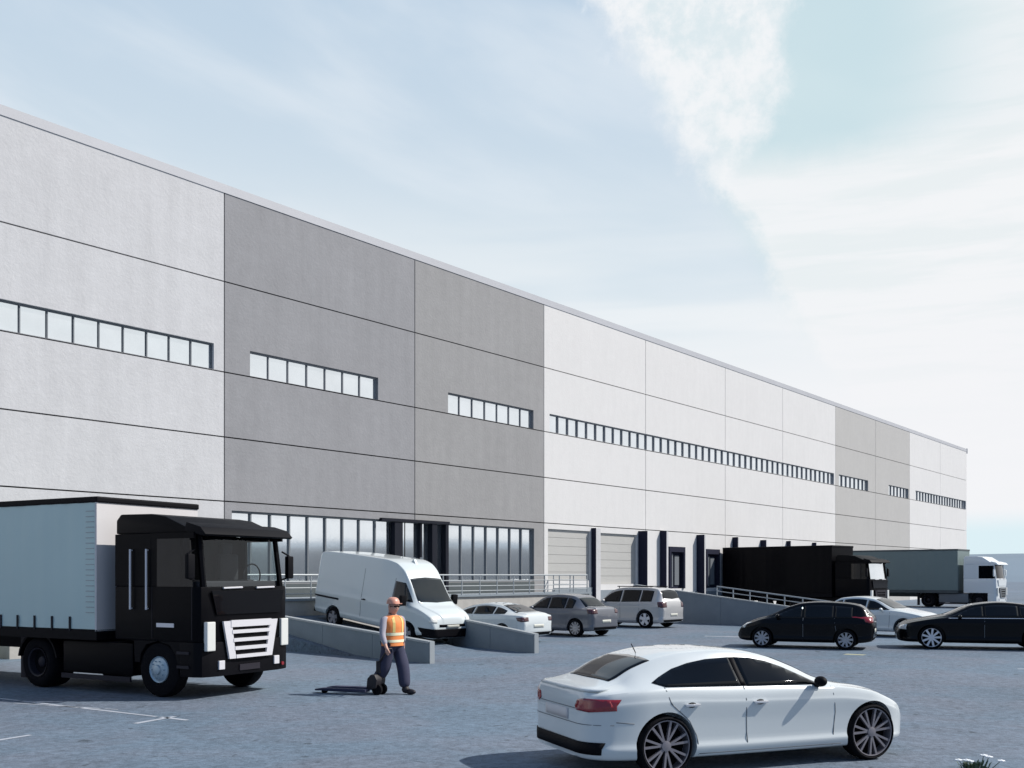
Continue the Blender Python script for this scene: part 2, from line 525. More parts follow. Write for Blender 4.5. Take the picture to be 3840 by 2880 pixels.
# ground floor glazing and its portal
a, c, z0, z1 = glaz
n = 20; st = (c - a) / n
f = MB()
f.box(a, c, .06, .22, z1 - .07, z1 - .002); f.box(a, c, .06, .22, z0 + .002, z0 + .08)
for k in range(n + 1):
    x = a + k * st
    if -10.3 < x < -7.0: continue
    x0 = min(max(x - .03, a + .002), c - .062)
    f.box(x0, x0 + .06, .08, .22, z0 + .081, z1 - .071)
fr = f.build('glass_front', M['frame'], wh)
p = MB()
for k in range(n):
    tl = random.uniform(-.006, .006)
    p.box(a + k * st + .03, a + (k + 1) * st - .03, .15 + tl, .17 + tl, z0 + .05, z1 - .05)
p.build('pane', M['win_glass'], fr)
f = MB()
f.box(-10.9, -6.9, -.14, .14, 4.36, 4.48)
f.box(-10.15, -9.70, -.10, .14, 1.45, 4.359)
f.box(-8.62, -8.52, -.06, .14, 2.95, 4.359)
f.box(-7.95, -7.66, -.10, .14, 1.45, 4.359)
f.box(-7.13, -6.95, -.12, .14, 1.45, 4.359)
f.box(-9.69, -7.96, .02, .10, 1.45, 1.9); f.box(-8.60, -8.54, .05, .14, 1.901, 2.949)
f.build('entrance_portal', M['frame_dark'], wh)
for (a, c) in ((-17.9, -10.36), (-6.9, -.8)):
    b = MB(); b.box(a, c, -.035, -.003, 1.425, 1.90); b.build('plinth', M['plinth'], wh)
# sectional doors
for (a, c, z0, z1) in cream:
    f = MB()
    z = z0
    while z < z1 - .02:
        z2 = min(z + .42, z1)
        f.box(a, c, .10, .20, z + .012, z2 - .004)
        z = z2
    f.box(a, c, .125, .20, z0, z1)
    f.build('dock_door', M['door_cream'], wh, label='cream ribbed sectional door')
for (a, c, z0, z1) in darkd:
    f = MB()
    f.box(a, c, .16, .22, z0, z1)
    f.box(a, a + .18, -.10, .159, z0, z1); f.box(c - .18, c, -.10, .159, z0, z1); f.box(a + .181, c - .181, -.10, .159, z1 - .3, z1)
    d = f.build('dock_door', M['shelter'], wh, label='black dock opening with rubber shelter')
    f = MB()
    f.box(a + .5, a + .62, .05, .10, z0 + .1, z1 - .4); f.box((a + c) / 2, (a + c) / 2 + .5, .10, .155, z0 + .2, z1 - .5)
    f.build('shelter_flap', M['frame'], d)
for (u, pr, w, zt) in ((4.05, .26, .50, 4.62), (8.62, .55, .10, 4.62), (10.95, .40, .28, 4.70), (15.25, .50, .26, 4.62), (20.0, .36, .24, 4.62), (24.1, .40, .24, 4.55), (28.3, .3, .2, 4.6), (32.9, .3, .2, 4.6)):
    f = MB()
    f.box(u, u + .06, -pr, -.002, .9, zt)  # navy sheet paints in the shade on the fin's near side
    o = f.build('dock_fin', M['shelter'], wh)
    f = MB(); f.box(u + .061, u + w, -pr + .02, -.002, .9, zt - .02)
    f.build('fin_face', M['panel_light'], o)
for (a, c, z0, z1) in ((4.7, 8.55, .7, 1.45), (.75, 4.0, .7, 1.6), (9.5, 10.9, .2, 1.25), (11.3, 15.2, .2, 1.25), (15.6, 19.9, .2, 1.25)):
    f = MB(); f.box(a, c, -.10, -.002, z0, z1); f.build('dock_plinth', M['concrete'], wh)

# terrace in front of the glazing, with a railing
t = empty('terrace', wp(0, 0), WA); tag(t, 'raised pale concrete terrace below the ground floor glazing', kind='structure')
b = MB()
b.box(-26.5, .6, -2.2, -.11, -.1, 1.34)
o = b.build('terrace_slab', M['concrete_pale'], t)
b = MB(); b.box(-26.6, .7, -2.28, -.112, 1.345, 1.42)
b.build('terrace_edge', M['concrete'], t)


def railing(name, pts, h, bars, label, cat='railing', post=1.2, r=.022, group=None):
    o = empty(name, pts[0], 0, label, cat, group)
    P0 = Vector(pts[0])
    rb = MB()
    for a, c in zip(pts, pts[1:]):
        a, c = Vector(a) - P0, Vector(c) - P0
        L = (c - a).length; n = max(1, round(L / post))
        for k in range(n + 1):
            q = a.lerp(c, k / n)
            if k == 0 and a.length > .01: continue
            pb = MB(); pb.tube(q, q + Vector((0, 0, h - r)), r * .9); pb.build('post', M['rail'], o, smooth=40)
        for bz in bars:
            rb.tube(a + Vector((0, 0, bz * h)), c + Vector((0, 0, bz * h)), r if bz > .95 else r * .6)
    rb.build('rail', M['rail'], o, smooth=40)
    return o


railing('railing', [wp(-26.3, 1.0, 1.42), wp(-26.3, 2.15, 1.42), wp(.5, 2.15, 1.42), wp(.5, .2, 1.42)], .80, [1, .72, .45, .2], 'pale metal railing along the terrace in front of the tall glazing', post=1.1, r=.03)


# ramp and low concrete walls
def low_wall(name, p, q, zp, zq, label, th=.14, group='low concrete walls in the yard'):
    p, q = Vector((*p, 0)), Vector((*q, 0))
    d = (q - p); L = d.length; a = math.atan2(d.y, d.x)
    o = empty(name, p, a, label, 'wall', group)
    b = MB()
    n = max(1, round(L / 2.4))
    for k in range(n):
        x0, x1 = L * k / n + .006, L * (k + 1) / n - .006
        b.prism([(x0, -.1), (x1, -.1), (x1, zp + (zq - zp) * (k + 1) / n), (x0, zp + (zq - zp) * k / n)], -th / 2, th / 2, 'y')
    b.build('wall_panel', M['concrete'], o)
    b = MB()
    b.prism([(0, zp + .003), (L, zq + .003), (L, zq + .055), (0, zp + .055)], -th / 2 - .02, th / 2 + .02, 'y')
    b.build('coping', M['rail'], o)
    b = MB(); b.box(-.045, -.008, -th / 2 - .004, th / 2 + .004, 0, zp + .05)
    b.build('end_cap', M['rail'], o)
    return o


rd = Vector((-.75, .66, 0)).normalized(); rn = Vector((rd.y, -rd.x, 0))
RC = Vector((-2.3, 28.8, 0))
low_wall('ramp_wall', (-2.02, 25.6), (-10.3, 34.4), .50, 1.25, 'low concrete wall on the near side of the ramp, behind the walking worker')
low_wall('ramp_wall', (.67, 29.0), (-4.4, 35.7), .50, 1.2, 'low concrete wall between the van and the small white car')
low_wall('dock_wall', (14.6, 40.9), (6.0, 49.6), .42, 1.72, 'long tapering concrete wall behind the silver suv, with rails on top')
def dockw(s):
    p, q = Vector((14.6, 40.9, 0)), Vector((6.0, 49.6, 0))
    v = p.lerp(q, s); v.z = .42 + 1.30 * s + .06
    return v
railing('railing', [dockw(.06), dockw(.62)], .42, [1, .5], 'low white guard rail on top of the concrete wall under the black truck', post=.9, r=.03)

b = MB()
prof = [(0, .006), (1.0, .05), (7.0, .80), (7.3, .84)]
hw = 2.05
rows_ = []
for (tt, z) in prof:
    c = RC + rd * tt
    rows_.append([b.bm.verts.new(c + rn * s + Vector((0, 0, z))) for s in (-hw, hw)] + [b.bm.verts.new(c + rn * s + Vector((0, 0, -.1))) for s in (-hw, hw)])
for A, B in zip(rows_, rows_[1:]):
    for (i, j) in ((0, 1), (1, 3), (3, 2), (2, 0)): b.bm.faces.new([A[i], A[j], B[j], B[i]])
b.bm.faces.new([rows_[0][i] for i in (0, 1, 3, 2)]); b.bm.faces.new([rows_[-1][i] for i in (0, 1, 3, 2)])
tag(b.build('ramp', M['asphalt']), 'sloping vehicle ramp between two low concrete walls', kind='structure')


# painted markings
def pix(X, Y):
    D = CAM_H * 2212 / (Y - 1243)
    return Vector((D * (X - 1106) / 2212, D, 0))


mk = MB()
def stripe(a, c, w, mb):
    a, c = pix(*a), pix(*c)
    d = (c - a).normalized(); n_ = Vector((-d.y, d.x, 0)) * w / 2
    # worn paint: split into uneven dashes
    L = (c - a).length; s = 0
    while s < L:
        e = min(L, s + random.uniform(.5, 1.3))
        ww = random.uniform(.75, 1.05)
        vs = [mb.bm.verts.new(p + Vector((0, 0, .004))) for p in (a + d * s - n_ * ww, a + d * e - n_ * ww * .9, a + d * e + n_ * ww, a + d * s + n_ * ww)]
        mb.bm.faces.new(vs)
        s = e + random.choice([0, .02, .10])
stripe((-60, 1502), (405, 1556), .09, mk)
stripe((292, 1563), (378, 1548), .10, mk)
stripe((-40, 1605), (66, 1588), .10, mk)
stripe((30, 1519), (255, 1533), .05, mk)
stripe((1522, 1374), (1600, 1376), .30, mk)
stripe((2198, 1445), (2260, 1446), .12, mk)
tag(mk.build('road_markings', M['line']), 'worn white paint lines on the asphalt', kind='structure')
mk = MB(); stripe((1825, 1413), (1868, 1415), .35, mk)
o = tag(mk.build('road_markings', M['line_yellow']), 'worn yellowish paint patch behind the black hatchback', kind='structure')


# ------------------------------------------------------------------ cars
def pchip(xk, yk, x):
    xk, yk, x = np.array(xk, float), np.array(yk, float), np.array(x, float)
    o_ = np.argsort(xk); xk, yk = xk[o_], yk[o_]
    h = np.diff(xk); d = np.diff(yk) / h
    m = np.zeros(len(xk))
    for i in range(1, len(xk) - 1):
        if d[i - 1] * d[i] > 0:
            w1, w2 = 2 * h[i] + h[i - 1], h[i] + 2 * h[i - 1]
            m[i] = (w1 + w2) / (w1 / d[i - 1] + w2 / d[i])
    m[0], m[-1] = d[0], d[-1]
    x = np.clip(x, xk[0], xk[-1])
    i = np.clip(np.searchsorted(xk, x) - 1, 0, len(h) - 1)
    t_ = (x - xk[i]) / h[i]
    return ((1 + 2 * t_) * (1 - t_) ** 2 * yk[i] + t_ * (1 - t_) ** 2 * h[i] * m[i] + t_ ** 2 * (3 - 2 * t_) * yk[i + 1] + t_ ** 2 * (t_ - 1) * h[i] * m[i + 1])


def crom(P, n=5):
    P = [np.array(p, float) for p in P]
    out = []
    for i in range(len(P) - 1):
        p0 = P[i - 1] if i else P[0] * 2 - P[1]
        p3 = P[i + 2] if i + 2 < len(P) else P[-1] * 2 - P[-2]
        p1, p2 = P[i], P[i + 1]
        for k in range(n):
            t_ = k / n
            # lower tension keeps the section taut
            m1, m2 = (p2 - p0) * .36, (p3 - p1) * .36
            out.append((2 * t_ ** 3 - 3 * t_ ** 2 + 1) * p1 + (t_ ** 3 - 2 * t_ ** 2 + t_) * m1 + (-2 * t_ ** 3 + 3 * t_ ** 2) * p2 + (t_ ** 3 - t_ ** 2) * m2)
    out.append(P[-1])
    return out


class Car:
    def __init__(s, name, label, cat, group, loc, heading, sp, paint, pitch=0.0, roll=0.0):
        s.sp = sp
        s.root = empty(name, loc, 0, label, cat, group)
        s.root.rotation_euler = (0, pitch, math.atan2(heading[1], heading[0]))
        s.L, s.W = sp['L'], sp['W']
        s.T = lambda x: pchip(*zip(*sp['T']), x)
        s.B = lambda x: pchip(*zip(*sp['B']), x)
        s.Wd = lambda x: pchip(*zip(*sp['Wd']), x)     # plan half width factor
        s.Wr = lambda x: pchip(*zip(*sp['Wr']), x)     # half width of the roof edge / bonnet edge
        s.Zb = lambda x: pchip(*zip(*sp['Zb']), x)
        x0, x1 = sp['x0'], sp['x1']
        th = np.linspace(0, math.pi, 96)
        xs = (x0 + x1) / 2 - (x1 - x0) / 2 * (np.cos(th) * .62 + (1 - th / (math.pi / 2)) * .38)
        bm = bmesh.new()
        rings = []
        for x in xs:
            T, B, w, wr, zb = (float(f(x)) for f in (s.T, s.B, s.Wd, s.Wr, s.Zb))
            hw = s.W / 2 * w
            wr = min(wr, hw * .985)
            B = min(B, T - .02)
            cr = min(.05, (T - B) * .35)
            zm = zb + (B - zb) * .52
            k_ = max(0.0, min(1.0, (B - zb - .35) / .2))
            ctl = [(0, zb), (hw * .80, zb), (hw * .955, zb + .03), (hw * (.985 + .010 * k_), zb + (B - zb) * .17), (hw * (.990 - .014 * k_), zb + (B - zb) * .27), (hw * (.995 - .014 * k_), zb + (B - zb) * .55), (hw, zb + (B - zb) * .80), (hw * .994, zb + (B - zb) * .86), (hw * .965, B),
                   (wr + (hw * .965 - wr) * .42, B + (T - cr - B) * .55), (wr, T - cr * 1.25), (wr * .90, T - cr * .45), (wr * .55, T - cr * .12), (0, T)]
            half = crom(ctl, 4)
            ring = [bm.verts.new((x, -max(p[0], 0), p[1])) for p in half]
            ring += [bm.verts.new((x, max(p[0], 0), p[1])) for p in half[-2:0:-1]]
            rings.append(ring)
        n = len(rings[0])
        for A, Bq in zip(rings, rings[1:]):
            for k in range(n): bm.faces.new([A[k], A[(k + 1) % n], Bq[(k + 1) % n], Bq[k]])
        bm.faces.new(rings[0]); bm.faces.new(rings[-1][::-1])
        bmesh.ops.recalc_face_normals(bm, faces=bm.faces)
        s.bvh = BVHTree.FromBMesh(bm)
        me = bpy.data.meshes.new('body'); bm.to_mesh(me); bm.free()
        body = bpy.data.objects.new('body', me); COL.objects.link(body)
        # wheel arches
        cb = bmesh.new()
        r = sp['wr']; ra = sp.get('ar', r + .055)
        for ax in sp['axles']:
            for sy_ in (-1, 1):
                yo, yi = s.W / 2 + .2, s.W / 2 - .36
                mt = Matrix.Translation((ax, sy_ * (yo + yi) / 2, sp.get('az', r))) @ Matrix.Rotation(math.pi / 2, 4, 'X')
                bmesh.ops.create_cone(cb, cap_ends=True, segments=40, radius1=ra, radius2=ra, depth=yo - yi, matrix=mt)
        cme = bpy.data.meshes.new('cut'); cb.to_mesh(cme); cb.free()
        cut = bpy.data.objects.new('cut', cme); COL.objects.link(cut)
        md = body.modifiers.new('b', 'BOOLEAN'); md.operation = 'DIFFERENCE'; md.solver = 'EXACT'; md.object = cut
        dg = bpy.context.evaluated_depsgraph_get()
        nm = bpy.data.meshes.new_from_object(body.evaluated_get(dg))
        bpy.data.objects.remove(body); bpy.data.objects.remove(cut)
        bm = bmesh.new(); bm.from_mesh(nm)
        for f in bm.faces:
            f.smooth = True
            c = f.calc_center_median()
            f.material_index = 0
            for ax in sp['axles']:
                dd = math.hypot(c.x - ax, c.z - sp.get('az', r))
                if dd < ra + .004 and abs(c.y) > s.W / 2 - .37: f.material_index = 1
            if c.z < float(s.Zb(c.x)) + .045 and abs(f.normal.z) > .5: f.material_index = 1
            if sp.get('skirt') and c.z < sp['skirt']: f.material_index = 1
        for e in bm.edges:
            if len(e.link_faces) == 2 and e.calc_face_angle(0) > R(32): e.smooth = False
        bm.to_mesh(nm); bm.free()
        nm.materials.clear()
        s.body = obj('body', nm, [paint, M['plastic']], s.root)
        s.paint = paint
        for ax in sp['axles']:
            for sy_ in (-1, 1): s.wheel(ax, sy_)

    def wheel(s, ax, sy_):
        sp = s.sp; r = sp['wr']; w = sp.get('ww', .225)
        yo = sy_ * (s.W / 2 - w / 2 - .012)
        rr = r * sp.get('rimf', .74)
        e = bpy.data.objects.new('wheel', None); e.empty_display_size = .1; link(e, s.root); e.location = (ax, yo, r)
        t = MB()
        h = w / 2
        t.lathe([(-h * .55, rr), (-h * .9, rr + .01), (-h, rr + (r - rr) * .45), (-h * .86, r - .012), (-h * .6, r), (h * .6, r), (h * .86, r - .012), (h, rr + (r - rr) * .45), (h * .9, rr + .01), (h * .55, rr)], 0, 0, 0, 36)
        # dark drum and brake behind the spokes
        o1 = sy_ * h * .25
        t.lathe([(o1 - .03 * sy_, 0), (o1 - .03 * sy_, rr)], 0, 0, 0, 28)
        t.build('tyre', M['tyre'], e, smooth=50)
        q = MB()
        f0 = sy_ * h * .86
        q.lathe([(f0 - sy_ * .11, rr * .93), (f0 - sy_ * .03, rr * .955), (f0 + sy_ * .004, rr * .965), (f0 + sy_ * .006, rr * 1.0), (f0 - sy_ * .02, rr + .004)], 0, 0, 0, 36)
        q.lathe([(f0 - sy_ * .05, rr * .24), (f0 - sy_ * .005, rr * .20), (f0 - sy_ * .0, rr * .1), (f0 - sy_ * .0, 0)], 0, 0, 0, 20)
        ns = sp.get('spokes', 5); style = sp.get('style', 'wide')
        for k in range(ns):
            a0 = 2 * math.pi * k / ns + .3
            arms = [(0, sp.get('sw', .055))]
            if style == 'twin': arms = [(-.20, .018), (.20, .018)]
            if style == 'fork': arms = [(-.17, .015), (.17, .015)]
            for (da, sw) in arms:
                a1, a2 = a0 + da * .25, a0 + da
                p1 = Vector((math.cos(a1) * rr * .16, 0, math.sin(a1) * rr * .16)); p2 = Vector((math.cos(a2) * rr * .965, 0, math.sin(a2) * rr * .965))
                dr = (p2 - p1).normalized(); nn = Vector((-dr.z, 0, dr.x))
                y1, y2 = f0 - sy_ * .012, f0 - sy_ * .004
                vs = []
                for (p, yy, ww) in ((p1, y1, sw * .95), (p2, y2, sw * 1.15)):
                    for sgn in (-1, 1):
                        for dep in (0, -.035 * sy_): vs.append(q.bm.verts.new((p.x + nn.x * ww * sgn * .5 * 1.6, yy + dep, p.z + nn.z * ww * sgn * .5 * 1.6)))
                for fc in ((0, 2, 6, 4), (1, 3, 7, 5), (0, 1, 5, 4), (2, 3, 7, 6)): q.bm.faces.new([vs[i] for i in fc])
        q.build('rim', sp.get('rim', M['rim']), e, smooth=35)

    def patch(s, name, poly, view, mat_, off=.005, cell=.05, parent=None, both=False, thick=.012, xlim=None, label=None):
        """polygon in 2D projected onto the body. view: 'R','L' sides (x,z); 'T' top (x,y); 'B' from behind, 'F' from the front (y,z)"""
        if both:
            s.patch(name, poly, view, mat_, off, cell, parent, False, thick, xlim, label)
            v2 = {'R': 'L', 'L': 'R'}.get(view, view)
            p2 = poly if view in 'RL' else ([(p[0], -p[1]) for p in poly] if view == 'T' else [(-p[0], p[1]) for p in poly])
            return s.patch(name, p2, v2, mat_, off, cell, parent, False, thick, xlim, label)
        bm = bmesh.new()
        vs = [bm.verts.new((p[0], p[1], 0)) for p in poly]
        bm.faces.new(vs)
        us = [p[0] for p in poly]; ws = [p[1] for p in poly]
        for ax, (lo, hi) in enumerate(((min(us), max(us)), (min(ws), max(ws)))):
            k = lo + cell
            while k < hi - cell * .2:
                co = [0, 0, 0]; no = [0, 0, 0]; co[ax] = k; no[ax] = 1
                bmesh.ops.bisect_plane(bm, geom=bm.verts[:] + bm.edges[:] + bm.faces[:], plane_co=co, plane_no=no)
                k += cell
        far = 9.0
        for v in bm.verts:
            a, c = v.co.x, v.co.y
            o_, d_ = {'R': (Vector((a, -far, c)), Vector((0, 1, 0))), 'L': (Vector((a, far, c)), Vector((0, -1, 0))),
                      'T': (Vector((a, c, far)), Vector((0, 0, -1))), 'B': (Vector((-far, a, c)), Vector((1, 0, 0))), 'F': (Vector((far, a, c)), Vector((-1, 0, 0)))}[view]
            hit, nor, idx, dist = s.bvh.ray_cast(o_, d_)
            if hit is None:
                mid = o_ + d_ * (far - 1)
                hit, nor, idx, dist = s.bvh.find_nearest(mid)
            if nor.dot(d_) > 0: nor = -nor
            v.co = hit + nor * off - d_ * 0.0
        bmesh.ops.triangulate(bm, faces=bm.faces)
        bmesh.ops.recalc_face_normals(bm, faces=bm.faces)
        fs = bm.faces[:]
        d_ = {'R': (0, 1, 0), 'L': (0, -1, 0), 'T': (0, 0, -1), 'B': (1, 0, 0), 'F': (-1, 0, 0)}[view]
        if sum(f.normal.dot(Vector(d_)) * f.calc_area() for f in fs) > 0: bmesh.ops.reverse_faces(bm, faces=fs)
        rim = [e for e in bm.edges if e.is_boundary]
        ex = bmesh.ops.extrude_edge_only(bm, edges=rim)
        for v in [g_ for g_ in ex['geom'] if isinstance(g_, bmesh.types.BMVert)]:
            v.co += Vector(d_) * thick
        for f in fs: f.smooth = True
        me = bpy.data.meshes.new(name); bm.to_mesh(me); bm.free()
        return obj(name, me, mat_, parent or s.root, label)

    def seam(s, pts, w=.012, mat_=None, both=True, parent=None):
        mat_ = mat_ or M['plastic']
        # thin closed gap line following the body, as one polygon ribbon
        P = [Vector(p) for p in pts]
        Lf, Rt = [], []
        for i, p in enumerate(P):
            d = (P[min(i + 1, len(P) - 1)] - P[max(i - 1, 0)]).normalized()
            n_ = Vector((-d.y, d.x)) * w / 2
            Lf.append(tuple(p + n_)); Rt.append(tuple(p - n_))
        return s.patch('door_seam', Lf + Rt[::-1], 'R', mat_, .0025, .12, both=both, thick=.004, parent=parent)

    def side_windows(s, spans, mat_, gap_top=.10, gap_bot=.03, both=True, label=None, n=14):
        for (xa, xb) in spans:
            top, bot = [], []
            for x in np.linspace(xa, xb, n):
                zt = float(s.T(x)) - gap_top; zb = float(s.B(x)) + gap_bot
                if zt < zb + .012: zt = zb + .012
                top.append((x, zt)); bot.append((x, zb))
            s.patch('side_window', bot + top[::-1], 'R', mat_, .006, .07, both=both, label=label)

    def mirror(s, x, z, mat_=None):
        y = s.W / 2 * .95
        for sg in (-1, 1):
            b = MB()
            b.ball((x - .02, sg * (y + .08), z), .085, (.75, 1.05, .72))
            b.box(x - .03, x + .03, sg * y - .07 if sg > 0 else sg * y - .03, sg * y + .03 if sg > 0 else sg * y + .07, z - .07, z - .03)
            b.build('wing_mirror', mat_ or s.paint, s.root, smooth=50)

    def handles(s, pts, mat_=None):
        for (x, z) in pts:
            for sg in (-1, 1):
                h_ = s.bvh.ray_cast(Vector((x, sg * 5, z)), Vector((0, -sg, 0)))[0]
                y = h_.y if h_ else sg * s.W / 2
                b = MB()
                b.box(x - .09, x + .09, min(y, y + sg * .035), max(y, y + sg * .035), z - .014, z + .014, bevel=.006)
                b.ball((x, y, z), .055, (1.1, .12, .55), mi=1)
                b.build('door_handle', [mat_ or s.paint, M['plastic']], s.root, smooth=50)


# --- the white fastback in front
HERO = dict(L=4.7, W=1.85, x0=-2.31, x1=2.18, wr=.335, ww=.25, axles=(-1.405, 1.405), ar=.375, rimf=.85, spokes=7, style='fork', rim=M['rim_dark'],
            T=[(-2.31, .74), (-2.28, .92), (-2.20, .975), (-2.06, 1.005), (-1.90, 1.055), (-1.65, 1.185), (-1.35, 1.285), (-1.0, 1.345), (-.6, 1.362), (-.2, 1.34), (.12, 1.275), (.46, 1.15), (.80, .99), (.95, .94), (1.35, .88), (1.70, .79), (1.95, .68), (2.10, .56), (2.18, .42)],
            B=[(-2.31, .66), (-2.26, .84), (-2.05, .92), (-1.5, .955), (-.5, .915), (.5, .895), (.9, .885), (1.4, .82), (1.70, .72), (1.95, .61), (2.18, .38)],
            Wd=[(-2.31, .58), (-2.28, .70), (-2.20, .82), (-2.02, .93), (-1.6, .995), (-1.0, .99), (0, .985), (.9, .985), (1.4, .985), (1.70, .93), (1.90, .84), (2.06, .70), (2.18, .48)],
            Wr=[(-2.40, .50), (-2.2, .66), (-1.9, .61), (-1.5, .585), (-.8, .58), (-.2, .58), (.2, .60), (.6, .66), (.95, .74), (1.4, .72), (1.9, .60), (2.24, .36)],
            Zb=[(-2.40, .40), (-2.34, .24), (-2.2, .20), (-1.8, .185), (0, .17), (1.8, .18), (2.15, .20), (2.3, .28)])
hero = Car('parked_car', 'large white fastback saloon in the foreground seen from behind', 'car', None, (2.66, 12.52, 0), (.928, .372), HERO, M['white_paint'])
rear_win = [(-1.34, 1.005), (-1.16, 1.185), (-1.0, 1.235), (-.8, 1.265), (-.60, 1.278), (-.44, 1.278), (-.44, .975), (-1.28, .985), (-1.36, .995)]
DLO1 = [(-1.54, 1.02), (-1.42, 1.075), (-1.22, 1.155), (-1.0, 1.21), (-.75, 1.245), (-.44, 1.258), (-.42, .950), (-1.40, .975)]
DLO2 = [(-.36, 1.257), (-.15, 1.243), (.06, 1.20), (.28, 1.125), (.50, 1.025), (.70, .925), (-.34, .947)]
hero.patch('side_window', DLO1, 'R', M['car_glass'], .006, .06, both=True)
hero.patch('side_window', DLO2, 'R', M['car_glass'], .006, .06, both=True)
hero.patch('pillar_cover', [(-.435, .952), (-.435, 1.257), (-.365, 1.256), (-.345, .949)], 'R', M['plastic'], .005, .06, both=True)
hero.patch('rear_window', [(-1.93, -.53), (-1.95, 0), (-1.93, .46), (-1.44, .44), (-1.40, 0), (-1.42, -.53)], 'T', M['car_glass'], .006, .07)
hero.patch('windshield', [(.92, -.62), (.99, 0), (.92, .62), (.20, .54), (.15, 0), (.20, -.54)], 'T', M['car_glass'], .006, .07)
hero.patch('taillight', [(-.46, .77), (-.50, .845), (-.62, .868), (-.865, .865), (-.86, .745), (-.70, .725), (-.50, .735)], 'B', M['red_lamp'], .008, .035, both=True)
hero.patch('taillight_wrap', [(-2.24, .745), (-2.24, .865), (-2.07, .86), (-2.04, .79), (-2.08, .75)], 'R', M['red_lamp'], .0075, .035, both=True)
hero.patch('number_plate', [(-.30, .61), (-.30, .73), (.30, .73), (.30, .61)], 'B', M['trailer_white'], .012, .06)
hero.patch('boot_seam', [(-.86, .745), (-.86, .752), (.86, .752), (.86, .745)], 'B', M['frame'], .0055, .08)
hero.patch('rear_diffuser', [(-.80, .40), (-.78, .27), (.78, .27), (.80, .40)], 'B', M['plastic'], .012, .06)
hero.patch('boot_lip', [(-.72, .93), (-.72, .955), (.72, .955), (.72, .93)], 'B', M['white_paint'], .015, .08)
hero.seam([(-1.42, .975), (-1.36, .80), (-1.12, .60), (-1.02, .42), (-1.00, .22)], .011, M['frame'])
hero.seam([(-.39, .95), (-.375, .60), (-.36, .20)], .011, M['frame'])
hero.seam([(.82, .90), (.86, .60), (.82, .22)], .010, M['frame'])
hero.patch('sill_strip', [(-.99, .225), (-.99, .235), (.95, .235), (.95, .225)], 'R', M['frame'], .002, .2, both=True)
hero.seam([(-2.0, .62), (-1.80, .60)], .010, M['frame'])
hero.patch('bumper_seam', [(-.84, .585), (-.84, .592), (.84, .592), (.84, .585)], 'B', M['frame'], .0055, .08)
hero.handles([(-1.10, .775), (-.20, .77)], M['chrome'])
hero.mirror(.62, .975, M['plastic'])
b = MB(); b.tube((-1.30, 0, 1.29), (-1.36, 0, 1.40), .006, 6); b.build('roof_antenna', M['plastic'], hero.root, smooth=60)


def gen_T(h, hood, x0, x1, cowl, wst, rst, rend, lip, tail):
    """roof line knots of an ordinary car"""
    return [(x0, tail), (x0 + .04, lip - .05), (x0 + .12, lip), (rend, lip + .05), (rst, h - .05), ((rst + wst) / 2, h), (wst, h - .06), (cowl, hood + .07), (cowl + .35, hood), (x1 - .35, hood - .13), (x1 - .08, hood - .28), (x1, hood - .42)]


def gen(L, W, h, hood, cowl, wst, rst, rend, lip, belt, wr, axles, **kw):
    x0, x1 = -L / 2, L / 2
    d = dict(L=L, W=W, x0=x0, x1=x1, wr=wr, axles=axles,
             T=gen_T(h, hood, x0, x1, cowl, wst, rst, rend, lip, lip - .25),
             B=[(x0, lip - .35), (x0 + .06, min(lip - .03, belt)), (x0 + .5, belt + .03), (0, belt), (cowl, hood - .03), (x1 - .5, hood - .14), (x1 - .1, hood - .3), (x1, hood - .46)],
             Wd=[(x0, .76), (x0 + .05, .87), (x0 + .3, .97), (x0 + .8, 1), (0, .99), (x1 - .8, .99), (x1 - .4, .93), (x1 - .15, .80), (x1, .60)],
             Wr=[(x0, W * .33), (rend, W * .34), (rst, W * .315), (wst, W * .325), (cowl, W * .41), (x1 - .4, W * .36), (x1, W * .24)],
             Zb=[(x0, .38), (x0 + .08, .25), (x0 + .5, .2), (0, .19), (x1 - .4, .2), (x1 - .05, .24), (x1, .30)])
    d.update(kw)
    return d


